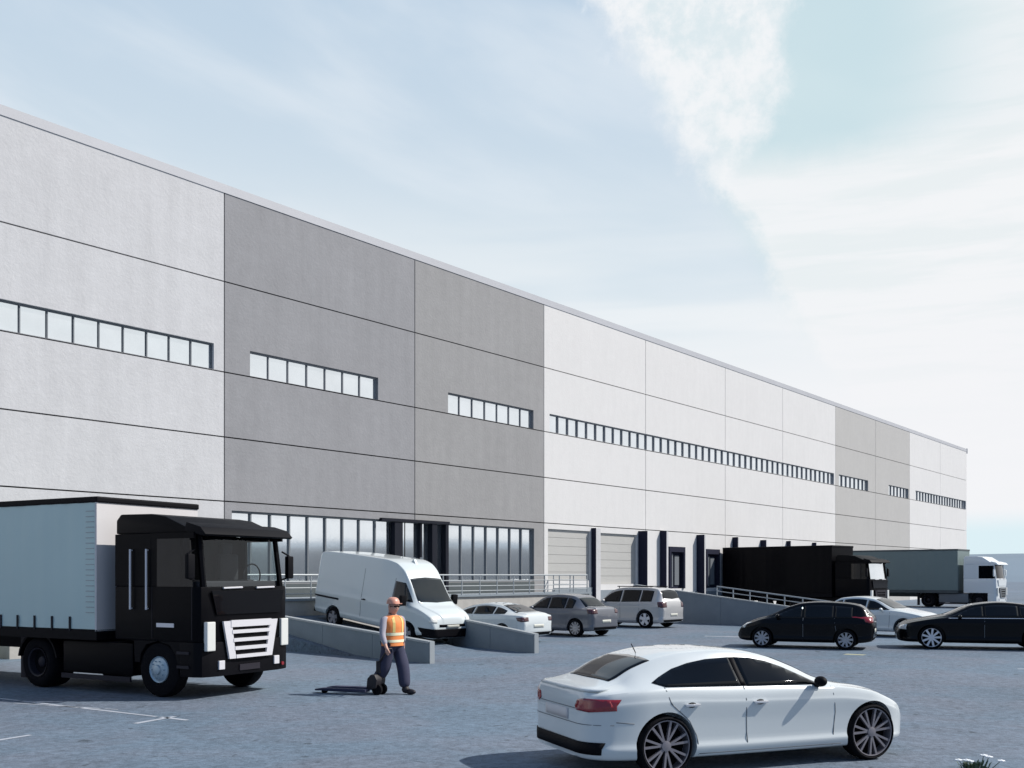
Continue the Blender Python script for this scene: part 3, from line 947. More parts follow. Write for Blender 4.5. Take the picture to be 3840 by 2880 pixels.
def dress(c, spans, ws, rw=None, rearz=None, lamps='red', glass=None, mirror=None, seams=(), plate=True, gap_top=.10, gap_bot=.04, hl=True, wlabel=None):
    glass = glass or M['car_glass']
    sp = c.sp
    c.side_windows(spans, glass, gap_top, gap_bot, label=wlabel)
    w0, w1, hw0, hw1 = ws
    c.patch('windshield', [(w0, -hw0), (w0 + .06, 0), (w0, hw0), (w1, hw1), (w1 - .04, 0), (w1, -hw1)], 'T', glass, .006, .08)
    if rw:
        w0, w1, hw0, hw1 = rw
        c.patch('rear_window', [(w0, -hw0), (w0 - .04, 0), (w0, hw0), (w1, hw1), (w1 + .03, 0), (w1, -hw1)], 'T', glass, .006, .06)
    if rearz:
        z0, z1, a0, a1 = rearz
        c.patch('rear_window', [(-a0, z0), (a0, z0), (a1, z1), (-a1, z1)], 'B', glass, .006, .06)
    lip = dict(sp['T'])[sp['x0'] + .12] if (sp['x0'] + .12) in dict(sp['T']) else .95
    W = sp['W']; zl = sp.get('lampz', (.70, .86))
    c.patch('taillight', [(-W * .30, zl[0] + .02), (-W * .30, zl[1]), (-W * .455, zl[1]), (-W * .455, zl[0])], 'B', M['red_lamp'] if lamps == 'red' else M['red_dark'], .008, .05, both=True)
    c.patch('taillight_wrap', [(sp['x0'] + .06, zl[0]), (sp['x0'] + .06, zl[1]), (sp['x0'] + .28, zl[1] - .01), (sp['x0'] + .22, zl[0] + .03)], 'R', M['red_lamp'] if lamps == 'red' else M['red_dark'], .0075, .05, both=True)
    if plate: c.patch('number_plate', [(-.26, .50), (-.26, .61), (.26, .61), (.26, .50)], 'B', M['plate'], .010, .08)
    c.patch('rear_bumper_trim', [(-W * .40, .26), (-W * .40, .36), (W * .40, .36), (W * .40, .26)], 'B', M['plastic'], .006, .08)
    if hl:
        hz = sp.get('hlz', (.58, .70))
        c.patch('headlight', [(-W * .26, hz[0] + .02), (-W * .26, hz[1] - .01), (-W * .43, hz[1] + .03), (-W * .43, hz[0])], 'F', M['lamp'], .008, .05, both=True)
        c.patch('grille', [(-W * .2, .42), (-W * .22, .62), (W * .22, .62), (W * .2, .42)], 'F', M['plastic'], .006, .06)
    for sm in seams: c.seam(sm, .012, M['frame'])
    if mirror: c.mirror(*mirror)


# black hatchback
HAT = gen(3.98, 1.70, 1.42, .90, 1.12, .30, -1.35, -1.72, .98, .87, .30, (-1.22, 1.22), spokes=9, sw=.035, rimf=.72, rim=M['rim'], lampz=(.80, .98), hlz=(.60, .74))
HAT['T'] = [(-1.99, .80), (-1.96, .98), (-1.90, 1.04), (-1.66, 1.27), (-1.48, 1.345), (-1.1, 1.395), (-.5, 1.42), (.05, 1.385), (.38, 1.29), (1.12, .96), (1.4, .89), (1.7, .76), (1.92, .58), (1.99, .44)]
c = Car('parked_car', 'black five door hatchback facing the small white line, mid yard', 'car', None, (9.05, 31.45, 0), (-.915, .40), HAT, M['black_paint'])
dress(c, [(-1.40, -.92), (-.86, -.02), (.04, .98)], (1.10, .42, .62, .52), rw=(-1.86, -1.55, .56, .48), mirror=(.75, .98), glass=M['car_glass'], seams=([(.0, .93), (.0, .25)], [(-.9, .93), (-.95, .55)]), gap_top=.12)
c.patch('rear_badge_strip', [(-.3, .80), (-.3, .82), (.3, .82), (.3, .80)], 'B', M['chrome'], .01, .1)

# white saloon beyond it
SAL = gen(4.65, 1.80, 1.44, .96, .98, .15, -1.05, -1.75, 1.02, .92, .325, (-1.38, 1.40), spokes=12, sw=.03, rimf=.76, rim=M['rim'], lampz=(.78, .92))
c = Car('parked_car', 'white saloon car behind the black hatchback and black saloon', 'car', None, (13.4, 37.7, 0), (.72, -.69), SAL, M['white_paint'])
dress(c, [(-1.45, -.98), (-.92, -.05), (.01, .86)], (.96, .26, .64, .54), rw=(-1.72, -1.16, .60, .52), mirror=(.62, .98), seams=([(-.02, .93), (-.02, .25)], [(.9, .9), (.86, .3)]))

# black saloon on the right edge
BLK = gen(4.75, 1.85, 1.42, .95, 1.02, .15, -1.1, -1.8, 1.02, .93, .345, (-1.42, 1.42), spokes=9, sw=.034, rimf=.80, rim=M['rim_bright'])
c = Car('parked_car', 'black saloon with bright spoked wheels, cut off at the picture edge', 'car', None, (14.15, 31.0, 0), (-.955, .30), BLK, M['black_paint'])
dress(c, [(-1.50, -1.0), (-.94, -.06), (0, .90)], (1.0, .26, .64, .54), rw=(-1.76, -1.2, .60, .52), mirror=(.66, .98), seams=([(-.03, .93), (-.03, .25)],))
c.patch('belt_trim', [(-1.6, .935), (-1.6, .952), (.95, .935), (.95, .92)], 'R', M['chrome'], .008, .15, both=True)

# silver suv
SUV = gen(4.35, 1.84, 1.72, 1.06, 1.15, .42, -1.55, -1.85, 1.15, 1.04, .365, (-1.30, 1.32), spokes=5, sw=.075, rimf=.70, rim=M['rim_bright'], skirt=.36, lampz=(.86, 1.10), hlz=(.72, .86), ar=.43)
SUV['T'] = [(-2.175, .95), (-2.15, 1.12), (-2.08, 1.22), (-1.88, 1.56), (-1.72, 1.66), (-1.2, 1.71), (-.4, 1.72), (.2, 1.68), (.5, 1.60), (1.15, 1.14), (1.5, 1.06), (1.85, .93), (2.1, .75), (2.175, .58)]
c = Car('parked_car', 'silver suv parked against the long concrete wall', 'car', 'cars parked nose in below the terrace', (5.15, 44.3, 0), (-.75, .66), SUV, M['silver_paint'])
dress(c, [(-1.62, -1.05), (-.99, -.08), (-.02, 1.0)], (1.12, .50, .68, .58), rw=(-2.04, -1.86, .62, .56), lamps='dark', mirror=(.8, 1.12), seams=([(-.05, 1.05), (-.05, .38)], [(-1.0, 1.05), (-1.02, .7)]), gap_top=.13)
for sg in (-1, 1):
    b = MB(); b.tube((-1.5, sg * .56, 1.735), (.3, sg * .58, 1.735), .018); b.tube((-1.4, sg * .56, 1.69), (-1.4, sg * .56, 1.735), .018); b.tube((.2, sg * .58, 1.66), (.2, sg * .58, 1.735), .018)
    b.build('roof_rail', M['plastic'], c.root, smooth=50)

# dark grey hatchback
GRY = gen(4.05, 1.74, 1.60, 1.0, 1.10, .35, -1.0, -1.78, 1.06, .96, .315, (-1.24, 1.26), spokes=10, sw=.035, rimf=.72, rim=M['rim'], lampz=(.82, 1.0))
GRY['T'] = [(-2.025, .78), (-2.0, .98), (-1.93, 1.06), (-1.6, 1.10), (-1.42, 1.22), (-1.15, 1.40), (-.9, 1.49), (-.3, 1.53), (.22, 1.49), (.45, 1.40), (1.10, 1.04), (1.4, 1.0), (1.7, .88), (1.95, .7), (2.025, .52)]
c = Car('parked_car', 'dark grey compact car between the small white car and the silver suv', 'car', 'cars parked nose in below the terrace', (1.88, 38.15, 0), (-.75, .66), GRY, M['grey_paint'])
dress(c, [(-1.12, -.78), (-.72, .0), (.06, .98)], (1.08, .46, .64, .54), rw=(-1.56, -1.16, .60, .50), lamps='dark', mirror=(.75, 1.02), seams=([(.03, .97), (.03, .28)],), gap_top=.12)

# small white car
SMW = gen(4.3, 1.72, 1.30, .92, .95, .15, -.95, -1.75, .97, .88, .30, (-1.28, 1.28), spokes=8, sw=.04, rimf=.72, rim=M['rim'], lampz=(.70, .85))
c = Car('parked_car', 'small white low car between the van and the dark grey car', 'car', 'cars parked nose in below the terrace', (-.78, 34.8, 0), (-.77, .64), SMW, M['white_paint'])
dress(c, [(-1.35, -.90), (-.84, .0), (.06, .84)], (.92, .24, .60, .50), rw=(-1.72, -1.06, .58, .48), lamps='dark', mirror=(.6, .92), seams=([(.02, .88), (.02, .25)],))

# the van coming down the ramp
VAN = dict(L=5.6, W=2.0, x0=-2.8, x1=2.8, wr=.335, ww=.21, axles=(-1.75, 1.78), ar=.40, rimf=.66, spokes=5, sw=.07, rim=M['rim'], skirt=.70,  # dark band raised up the body to paint the shade under the van
           T=[(-2.8, 2.20), (-2.76, 2.34), (-2.65, 2.42), (-2.2, 2.47), (-.8, 2.50), (.4, 2.50), (.85, 2.44), (1.2, 2.26), (1.5, 1.93), (2.0, 1.33), (2.15, 1.25), (2.45, 1.15), (2.68, 1.03), (2.78, .88), (2.8, .60)],
           B=[(-2.8, 1.25), (-1, 1.25), (1.4, 1.22), (2.0, 1.17), (2.45, 1.04), (2.7, .88), (2.8, .56)],
           Wd=[(-2.8, .92), (-2.74, .965), (-2.5, .99), (0, 1), (1.8, .99), (2.2, .95), (2.5, .90), (2.7, .82), (2.8, .68)],
           Wr=[(-2.8, .80), (-2.6, .84), (.3, .84), (.9, .76), (1.4, .72), (2.0, .76), (2.4, .66), (2.8, .4)],
           Zb=[(-2.8, .45), (-2.7, .40), (-1, .36), (2.2, .32), (2.6, .28), (2.8, .34)])
pitch = math.atan(.115)
vd = Vector((.75, -.66, 0)).normalized()
vc = Vector((-3.95, 33.1, .30))
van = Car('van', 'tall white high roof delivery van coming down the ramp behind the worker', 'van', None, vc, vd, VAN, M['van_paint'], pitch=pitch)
van.patch('side_window', [(1.02, 1.30), (1.02, 1.86), (1.40, 1.84), (1.86, 1.30)], 'R', M['car_glass_light'], .006, .07, both=True)
van.patch('windshield', [(1.98, -.72), (2.04, 0), (1.98, .72), (1.45, .66), (1.43, 0), (1.45, -.66)], 'T', M['car_glass_light'], .006, .06)
van.patch('side_moulding', [(-2.74, .94), (-2.74, 1.0), (-1.5, 1.0), (-1.5, .94)], 'R', M['frame_dark'], .012, .2, both=True)
van.patch('headlight', [(-.86, .78), (-.82, .96), (-.60, .94), (-.64, .78)], 'F', M['lamp'], .008, .05, both=True)
van.patch('grille', [(-.55, .66), (-.55, .74), (.55, .74), (.55, .66)], 'F', M['plastic'], .008, .06)
van.patch('front_bumper', [(-.90, .34), (-.92, .60), (.92, .60), (.90, .34)], 'F', M['plastic'], .02, .06)
van.patch('number_plate', [(-.26, .62), (-.26, .72), (.26, .72), (.26, .62)], 'F', M['plate'], .03, .08)
van.seam([(1.0, 1.95), (1.0, .45)], .014, M['frame'])
van.seam([(-.4, 2.1), (-.4, .45)], .014, M['frame'])
van.handles([(1.12, 1.12), (-.25, 1.12)], M['plastic'])
for sg in (-1, 1):
    b = MB(); b.box(1.62, 1.74, min(sg * 1.0, sg * 1.22), max(sg * 1.0, sg * 1.22), 1.18, 1.50, bevel=.03); b.build('wing_mirror', M['plastic'], van.root, smooth=50)
b = MB(); b.box(-2.86, -2.78, -.9, .9, .40, .55, bevel=.02); b.build('rear_bumper', M['plastic'], van.root)
b = MB()
b.prism([(1.02, 2.36), (.80, 2.43), (.86, 2.53), (.90, 2.53)], -.05, .05, 'y', bevel=.01); b.build('roof_marker', M['van_paint'], van.root)


# ------------------------------------------------------------------ lorries
def truck_wheel(parent, x, y, r, w, hubm, deep=False, label=None):
    sy_ = 1 if y > 0 else -1
    e = bpy.data.objects.new('wheel', None); e.empty_display_size = .1; link(e, parent); e.location = (x, y, r)
    h = w / 2; rr = r * (.56 if deep else .47)
    t = MB()
    t.lathe([(-h * .6, rr), (-h * .92, rr + .02), (-h, r * .80), (-h * .85, r - .02), (-h * .55, r), (h * .55, r), (h * .85, r - .02), (h, r * .80), (h * .92, rr + .02), (h * .6, rr)], 0, 0, 0, 36)
    t.lathe([(-h * .5, 0), (-h * .5, rr)], 0, 0, 0, 24); t.lathe([(h * .1, 0), (h * .1, rr)], 0, 0, 0, 24)
    t.build('tyre', M['tyre'], e, smooth=50)
    q = MB()
    f0 = sy_ * h
    if deep:
        q.lathe([(f0 * .95, rr * 1.02), (f0 * .9, rr * .92), (f0 * .2, rr * .80), (f0 * .15, rr * .4), (f0 * .6, rr * .36), (f0 * .7, rr * .2), (f0 * .7, 0)], 0, 0, 0, 30)
    else:
        q.lathe([(f0 * .8, rr * 1.04), (f0 * .98, rr * 1.0), (f0 * .85, rr * .9), (f0 * .9, rr * .80), (f0 * 1.10, rr * .55), (f0 * 1.12, rr * .4), (f0 * 1.35, rr * .34), (f0 * 1.4, rr * .16), (f0 * 1.4, 0)], 0, 0, 0, 30)
        for k in range(10):
            a = 2 * math.pi * k / 10
            p = Vector((math.cos(a) * rr * .66, f0 * .98, math.sin(a) * rr * .66))
            q.tube(p, p + Vector((0, sy_ * .04, 0)), rr * .045, 6)
    q.build('rim', hubm, e, smooth=40)


def tractor(label, loc, hd, paint, detail, trimm, hubm, group, w=2.30, top=3.32, wb=3.38, cx0=-1.12, cx1=1.10):
    root = empty('lorry', loc, math.atan2(hd[1], hd[0]), label, 'lorry', group)
    hw = w / 2
    xf = cx1
    corner = .22
    # lower body: plan outline with rounded front corners
    def plan(x0, x1, yw, c):
        return [(x0, -yw), (x1 - c, -yw), (x1 - c * .35, -yw + c * .28), (x1 - .03, -yw + c * .95), (x1, -yw + c * 1.8), (x1, yw - c * 1.8), (x1 - .03, yw - c * .95), (x1 - c * .35, yw - c * .28), (x1 - c, yw), (x0, yw)]
    b = MB(); b.prism(plan(cx0, xf, hw, corner), 1.02, 2.0, 'z', bevel=.03)
    b.build('cab', paint, root, smooth=35)
    # nose and bumper with arch room
    b = MB()
    b.prism(plan(.56, xf + .02, hw, corner), .40, 1.018, 'z', bevel=.02)
    b.build('bumper', M['plastic'] if paint is not M['truck_white'] else paint, root, smooth=35)
    for (ya, yb) in ((-hw + .01, -hw + .5), (hw - .5, hw - .01)):
        b = MB()
        b.prism([(-.62, .98), (-.60, .62), (-.47, .62), (-.44, .78), (-.3, .95), (0, 1.02), (.3, .95), (.44, .78), (.50, .60), (.56, .60), (.56, 1.017), (-.62, 1.017)], ya, yb, 'y')
        b.build('wheel_arch', M['plastic'], root)
    # rear part of the sleeper, closed
    b = MB(); b.box(cx0, -.16, -hw, hw, 2.0, 2.96, bevel=.015)
    b.build('sleeper', paint, root)
    # roof: tapered cap
    b = MB()
    zr = top
    b.prism([(cx0, 2.965), (xf - .18, 2.965), (xf - .34, 3.04), (xf - .95, zr - .05), (xf - 1.3, zr), (cx0 + .12, zr + .01), (cx0, zr - .10)], -hw + .03, hw - .03, 'y', bevel=.03)
    b.build('roof', paint, root, smooth=30)
    # sun visor over the windscreen
    b = MB()
    b.prism([(xf - .45, 2.99), (xf + .02, 2.90), (xf + .07, 2.93), (xf - .06, 3.06), (xf - .40, 3.15)], -hw + .02, hw - .02, 'y', bevel=.008)
    b.build('sun_visor', M['plastic'] if paint is not M['truck_white'] else paint, root, smooth=30)
    # pillars
    def pillar(p, q, s=.06):
        bb = MB(); bb.tube(p, q, s, 6); return bb
    for sg in (-1, 1):
        pb = pillar((xf - .12, sg * (hw - .16), 1.98), (xf - .26, sg * (hw - .18), 3.0), .055)
        pb.box(-.165, -.02, sg * hw - (.06 if sg > 0 else 0), sg * hw + (.06 if sg < 0 else 0), 2.0, 2.965)
        pb.box(-.02, xf - .20, sg * hw - (.05 if sg > 0 else 0), sg * hw + (.05 if sg < 0 else 0), 2.86, 2.966)
        pb.build('pillar', paint, root)
        d = MB()
        yy = sg * hw
        d.prism([(-.02, 2.0), (xf - .22, 2.0), (xf - .30, 2.86), (-.02, 2.86)], yy - .03 * (sg > 0) + .002, yy + .03 * (sg < 0) - .002, 'y')
        d.build('side_window', M['clear_glass'] if detail and sg > 0 else M['car_glass'], root)
    # windscreen: curved pane
    b = MB(); prev = None
    cols = []
    for k in range(13):
        t_ = -1 + 2 * k / 12
        y0 = t_ * (hw - .14); dx = -.14 * abs(t_) ** 3
        cols.append([b.bm.verts.new((xf - .02 + dx - .13 * zf, y0 * (1 - .03 * zf), 2.0 + .96 * zf)) for zf in (0, .5, 1)])
    for A, B in zip(cols, cols[1:]):
        for i in range(2): b.bm.faces.new([A[i], B[i], B[i + 1], A[i + 1]])
    ws = b.build('windshield', M['clear_glass'] if detail else (M['car_glass'] if paint is M['truck_white'] else M['win_glass']), root, smooth=60)
    b = MB(); b.box(xf - .55, xf - .17, -hw + .1, hw - .1, 1.9, 2.10, bevel=.03)
    b.build('dashboard', M['seat'], root)
    for sg in (-1, 1):
        b = MB(); b.box(-.10, .42, sg * .62 - .26, sg * .62 + .26, 1.95, 2.12, bevel=.04); b.box(-.14, .02, sg * .62 - .25, sg * .62 + .25, 2.1, 2.62, bevel=.05); b.box(-.13, -.02, sg * .62 - .13, sg * .62 + .13, 2.6, 2.84, bevel=.04)
        b.build('seat', M['seat'], root, smooth=40)
    if detail:
        b = MB()
        b.lathe([(0, .22), (.02, .235), (.04, .22), (.02, .205), (0, .22)], 0, 0, 0, 24)
        sw = b.build('steering_wheel', M['seat'], root, smooth=60); sw.location = (.62, .62, 2.2); sw.rotation_euler = (0, 0, R(90))
    # glossy black panel under the windscreen and wipers
    b = MB(); b.prism([(-hw + .34, 1.50), (hw - .34, 1.50), (hw - .22, 1.93), (-hw + .22, 1.93)], xf + .001, xf + .025, 'x', bevel=.004)
    b.build('front_panel', M['black_paint'] if paint is not M['truck_white'] else paint, root)
    for sg in (-1, 1):
        b = MB(); b.tube((xf + .03, sg * .42 - .24, 1.975), (xf + .02, sg * .42 + .24, 1.985), .018, 6); b.build('wiper', M['silver_trim'], root)
    # grille: bright trapezium frame with four slots
    gw0, gw1, gz0, gz1 = .70, .55, .70, 1.38
    gr = MB()
    gr.prism([(-gw1, gz0), (gw1, gz0), (gw0, gz1), (-gw0, gz1)], xf + .021, xf + .034, 'x')
    gobj = gr.build('grille', M['plastic'], root)
    fr_ = MB()
    fr_.prism([(-gw1, gz0), (-gw1 + .16, gz0), (-gw0 + .20, gz1), (-gw0, gz1)], xf + .034, xf + .075, 'x')
    fr_.prism([(gw1 - .16, gz0), (gw1, gz0), (gw0, gz1), (gw0 - .20, gz1)], xf + .034, xf + .075, 'x')
    nb = 5
    for k in range(nb):
        zc = gz0 + .035 + (gz1 - gz0 - .08) * k / (nb - 1)
        wv = (gw1 + (gw0 - gw1) * (zc - gz0) / (gz1 - gz0)) - .17
        th = .034 if k < nb - 1 else .065
        fr_.box(xf + .040, xf + .085, -wv, wv, zc - th, zc + th * .9)
    fr_.build('grille_frame', trimm, gobj)
    for sg in (-1, 1):
        b = MB()
        yc = sg * (hw - .20)
        b.prism([(yc - .10, .86), (yc + .10, .86), (yc + .10, 1.38), (yc - .10, 1.38)], xf - .06, xf + .035, 'x', bevel=.02)
        b.build('headlight', M['lamp'], root)
        b = MB(); b.box(xf - .1, xf + .05, sg * (hw - .44) - .07, sg * (hw - .44) + .07, .52, .68, bevel=.01); b.build('fog_lamp', M['silver_trim'], root)
        # mirrors
        b = MB()
        b.box(xf - .20, xf - .10, sg * (hw + .13) - .08, sg * (hw + .13) + .08, 2.14, 2.58, bevel=.03)
        b.tube((xf - .2, sg * (hw - .02), 2.66), (xf - .18, sg * (hw + .16), 2.58), .018, 6); b.tube((xf - .2, sg * (hw - .02), 2.12), (xf - .18, sg * (hw + .16), 2.16), .018, 6)
        b.build('wing_mirror', M['plastic'] if paint is not M['truck_white'] else paint, root, smooth=40)
        if detail:
            for xx in (-.66, -.24):
                b = MB(); yb = sg * (hw + .045)
                b.tube((xx, yb, 1.58), (xx, yb, 2.68), .020, 8); b.tube((xx, yb, 1.60), (xx, sg * hw, 1.60), .012, 6); b.tube((xx, yb, 2.66), (xx, sg * hw, 2.66), .012, 6)
                b.build('grab_handle', M['silver_trim'], root, smooth=40)
            b = MB(); b.box(-.02, .42, sg * hw - .012, sg * hw + .012, 1.27, 1.345, bevel=.004); b.build('side_plate', M['silver_trim'], root)
            for a_ in (-.14, xf - .24):
                b = MB(); b.box(a_ - .006, a_ + .006, sg * hw - .004, sg * hw + .003, 1.06, 2.0); b.build('door_seam', M['steel'], root)
            b = MB()
            for zz in (.55, .80): b.box(.50, .80, sg * hw - .02, sg * hw + .012, zz, zz + .05)
            b.build('step', M['steel'], root)
    if detail:
        b = MB(); b.tube((xf + .03, hw - .28, .52), (xf + .055, hw - .28, .52), .035, 12); b.build('marker_lamp', M['red_lamp'], root)
        b = MB(); b.box(xf + .02, xf + .04, -.26, .26, .47, .58); b.build('number_plate', M['steel'], root)
    # chassis, tanks, steps
    xr = -wb
    b = MB()
    for sg in (-1, 1): b.box(xr - .9, .9, sg * .42 - .05, sg * .42 + .05, .72, .98)
    b.box(-2.2, -2.1, -.42, .42, .75, .95); b.box(xr - .5, xr + .5, -.5, .5, .98, 1.08)
    b.build('chassis', M['steel'] if paint is not M['truck_white'] else M['frame'], root)
    for sg in (-1, 1):
        b = MB(); b.box(xr + .72, -.70, sg * (hw - .38) - .33, sg * (hw - .38) + .33, .34, .96, bevel=.06)
        b.build('fuel_tank', M['truck_black'] if paint is not M['truck_white'] else M['frame'], root, smooth=40)
        b = MB(); b.box(xr + .75, -.72, sg * (hw - .02) - .02, sg * (hw - .02) + .02, .24, .33); b.build('side_guard', M['steel'], root)
        b = MB()
        pts = [(xr + .60 * math.cos(a), .50 + .60 * math.sin(a)) for a in np.linspace(R(10), R(170), 13)]
        pts += [(xr + .56 * math.cos(a), .50 + .56 * math.sin(a)) for a in np.linspace(R(170), R(10), 13)]
        b.prism(pts, sg * (hw - .3) - .28, sg * (hw - .3) + .28, 'y'); b.build('mudguard', M['plastic'], root)
        truck_wheel(root, 0, sg * (hw - .17), .50, .30, hubm)
        truck_wheel(root, xr, sg * (hw - .29), .50, .56, M['steel'], deep=True)
    return root


def trailer(label, loc, hd, L, w, z0, z1, mat_, frontm, group, rim=None, buckles=False, axles=True):
    """origin at the middle of the front wall on the ground, x forward"""
    root = empty('box_trailer', loc, math.atan2(hd[1], hd[0]), label, 'trailer', group)
    rim = rim or M['plastic']
    hw = w / 2
    b = MB(); b.box(-L, -.06, -hw + .02, hw - .02, z0 + .05, z1 - .09)
    # curtain ripples: shallow vertical pleats on both sides
    b.bm.free(); b = MB()
    for sg in (-1, 1):
        n = int(L / .14); cols = []
        for k in range(n + 1):
            x = -.05 - (L - .10) * k / n
            y = sg * (hw - .012 + .006 * math.sin(k * 1.9) + .003 * math.sin(k * .7))
            cols.append([b.bm.verts.new((x, y + sg * .004 * math.sin(z * 3 + k * .4), z)) for z in np.linspace(z0 + .04, z1 - .09, 6)])
        for A, B in zip(cols, cols[1:]):
            for i in range(5): b.bm.faces.new([A[i], B[i], B[i + 1], A[i + 1]])
        back = []
        for cc in (cols[0], cols[-1]):
            back.append([b.bm.verts.new((v.co.x, v.co.y - sg * .02, v.co.z)) for v in cc])
            for i in range(5): b.bm.faces.new([cc[i], cc[i + 1], back[-1][i + 1], back[-1][i]])
    b.build('curtain', mat_, root, smooth=40)
    b = MB(); b.box(-.05, 0, -hw, hw, z0, z1 - .08, bevel=.008)
    b.build('front_wall', frontm, root)
    b = MB(); b.box(-L, -L + .05, -hw, hw, z0, z1 - .08, bevel=.008)
    b.build('rear_door', frontm, root)
    b = MB(); b.box(-L - .01, .03, -hw - .015, hw + .015, z1 - .095, z1 + .02, bevel=.03)
    b.build('roof_rim', rim, root)
    b = MB(); b.box(-L, 0, -hw, hw, z0 - .16, z0 + .035); b.box(-L, -.6, -.45, .45, z0 - .45, z0 - .161)
    b.build('chassis', M['plastic'] if rim is M['plastic'] else rim, root)
    if buckles:
        x = -.75
        while x > -L + .3:
            for sg in (-1, 1):
                b = MB(); b.box(x - .022, x + .022, sg * (hw + .004) - .008, sg * (hw + .004) + .008, z0 + .0, z0 + .27); b.build('strap', M['frame_dark'], root)
            x -= .52
        b = MB()
        for sg in (-1, 1):
            for z in np.arange(z0 + .35, z1 - .2, .1): b.box(-.30, -.07, sg * (hw + .001) - .003, sg * (hw + .001) + .003, z, z + .012)
        b.build('corner_lacing', M['rail'], root)
    if axles:
        for ax in (-L + 1.6, -L + 2.9, -L + 4.2)[:2 if L < 9 else 3]:
            for sg in (-1, 1): truck_wheel(root, ax, sg * (hw - .22), .48, .36, M['steel'], deep=True)
    for sg in (-1, 1):
        b = MB(); b.box(-2.9, -2.75, sg * .7 - .06, sg * .7 + .06, .12, z0 - .161); b.build('landing_leg', M['steel'], root)
    return root


T1 = Vector((-5.83, 19.46, 0)); h1 = Vector((.873, -.487, 0)).normalized()
tractor('black lorry cab with bright slatted grille, parked on the left in front', T1, h1, M['truck_black'], True, M['silver_trim'], M['hub_truck'], None)
trailer('pale teal curtain sided trailer with black roof rim behind the near lorry cab', T1 + h1 * -1.50, h1, 13.2, 2.5, 1.15, 3.66, M['curtain'], M['trailer_white'], None, buckles=True)
h2 = Vector((.70, -.714, 0)).normalized(); n2_ = Vector((-h2.y, h2.x, 0))
R2 = Vector((13.0, 63.2, 0)) + n2_ * 1.25           # rear end, middle
trailer('solid black box trailer backed onto the loading dock', R2 + h2 * 7.3, h2, 7.3, 2.5, 1.12, 3.90, M['truck_black'], M['truck_black'], None)
tractor('black lorry cab coupled to the black trailer at the dock', R2 + h2 * 8.45, h2, M['truck_black'], False, M['steel'], M['steel'], None, top=3.35, cx0=-1.0, cx1=1.1)
h3 = Vector((.75, -.66, 0)).normalized(); n3_ = Vector((-h3.y, h3.x, 0))
R3 = Vector((22.4, 77.0, 0)) + n3_ * 1.25
trailer('grey green trailer beyond the black lorry near the building end', R3 + h3 * 10.7, h3, 10.7, 2.5, 1.15, 4.0, M['curtain_grey'], M['curtain_grey'], None, rim=M['plinth'])
tractor('white lorry cab in front of the building end', R3 + h3 * 12.05, h3, M['truck_white'], False, M['frame'], M['steel'], None, top=3.5, cx0=-1.0, cx1=1.15)


# ------------------------------------------------------------------ the worker
def skin_mesh(name, verts, edges, radii, mat_, parent, sub=2, root=0):
    me = bpy.data.meshes.new(name)
    me.from_pydata(verts, edges, [])
    o = bpy.data.objects.new(name, me); COL.objects.link(o)
    md = o.modifiers.new('skin', 'SKIN'); md.use_smooth_shade = True
    for i, r_ in enumerate(radii):
        rv = r_ if isinstance(r_, tuple) else (r_, r_)
        me.skin_vertices[0].data[i].radius = rv
        me.skin_vertices[0].data[i].use_root = (i == root)
    sb = o.modifiers.new('sub', 'SUBSURF'); sb.levels = sub; sb.render_levels = sub
    dg = bpy.context.evaluated_depsgraph_get()
    nm = bpy.data.meshes.new_from_object(o.evaluated_get(dg))
    bpy.data.objects.remove(o)
    for p_ in nm.polygons: p_.use_smooth = True
    nm.materials.clear()
    return obj(name, nm, mat_, parent)


# x forward, y left, z up (metres)
pw = empty('person', (-2.22, 19.05, 0), math.atan2(-.66, .75), 'worker in orange high visibility vest and helmet pulling a low pallet truck', 'person')
V, E, RD = [], [], []
def jv(p, r_, parent_=None):
    V.append(p); RD.append(r_)
    if parent_ is not None: E.append((parent_, len(V) - 1))
    return len(V) - 1
pel = jv((0, 0, .98), .13)
bel = jv((0, 0, 1.12), .12, pel)
che = jv((.01, 0, 1.32), .135, bel)
shc = jv((.0, 0, 1.46), .09, che)
nec = jv((.0, 0, 1.54), .055, shc)
jaw = jv((.035, 0, 1.63), .075, nec)
hed = jv((.02, 0, 1.72), .095, jaw)
crn = jv((.01, 0, 1.79), .07, hed)
nose = jv((.125, 0, 1.675), .014, jaw)
legs = {}
for sg, pts in ((1, [(.0, .10, .93), (.15, .11, .52), (.19, .11, .10), (.30, .12, .04)]), (-1, [(-.0, -.10, .93), (-.06, -.13, .50), (-.33, -.15, .14), (-.26, -.15, .06)])):
    a_ = jv(pts[0], .105, pel); k_ = jv(pts[1], .065, a_); n_ = jv(pts[2], .042, k_); f_ = jv(pts[3], .04, n_)
    legs[sg] = pts
arms = {}
for sg, fw in ((1, -.12), (-1, .14)):
    s_ = jv((0, sg * .20, 1.45), .062, shc)
    el_ = jv((fw * .5, sg * .285, 1.16), .042, s_)
    wr_ = jv((fw * 1.3 + .04, sg * .33, .92), .028, el_)
    pm_ = jv((fw * 1.4 + .05, sg * .335, .86), (.035, .018), wr_)
    arms[sg] = ((0, sg * .20, 1.45), (fw * .5, sg * .285, 1.16), (fw * 1.3 + .04, sg * .33, .92))
    px, py, pz = V[pm_]
    for k, (dx, L_) in enumerate(((-.026, .06), (-.009, .075), (.009, .08), (.026, .07))):
        f1 = jv((px + dx, py - sg * .002, pz - L_ * .6), .0095, pm_)
        jv((px + dx * 1.05, py - sg * .018, pz - L_ * 1.1), .0085, f1)
    th_ = jv((px + .045, py - sg * .010, pz - .012), .011, wr_)
    jv((px + .055, py - sg * .02, pz - .05), .009, th_)
skin_mesh('body', V, E, RD, M['skin'], pw, 2, 0)
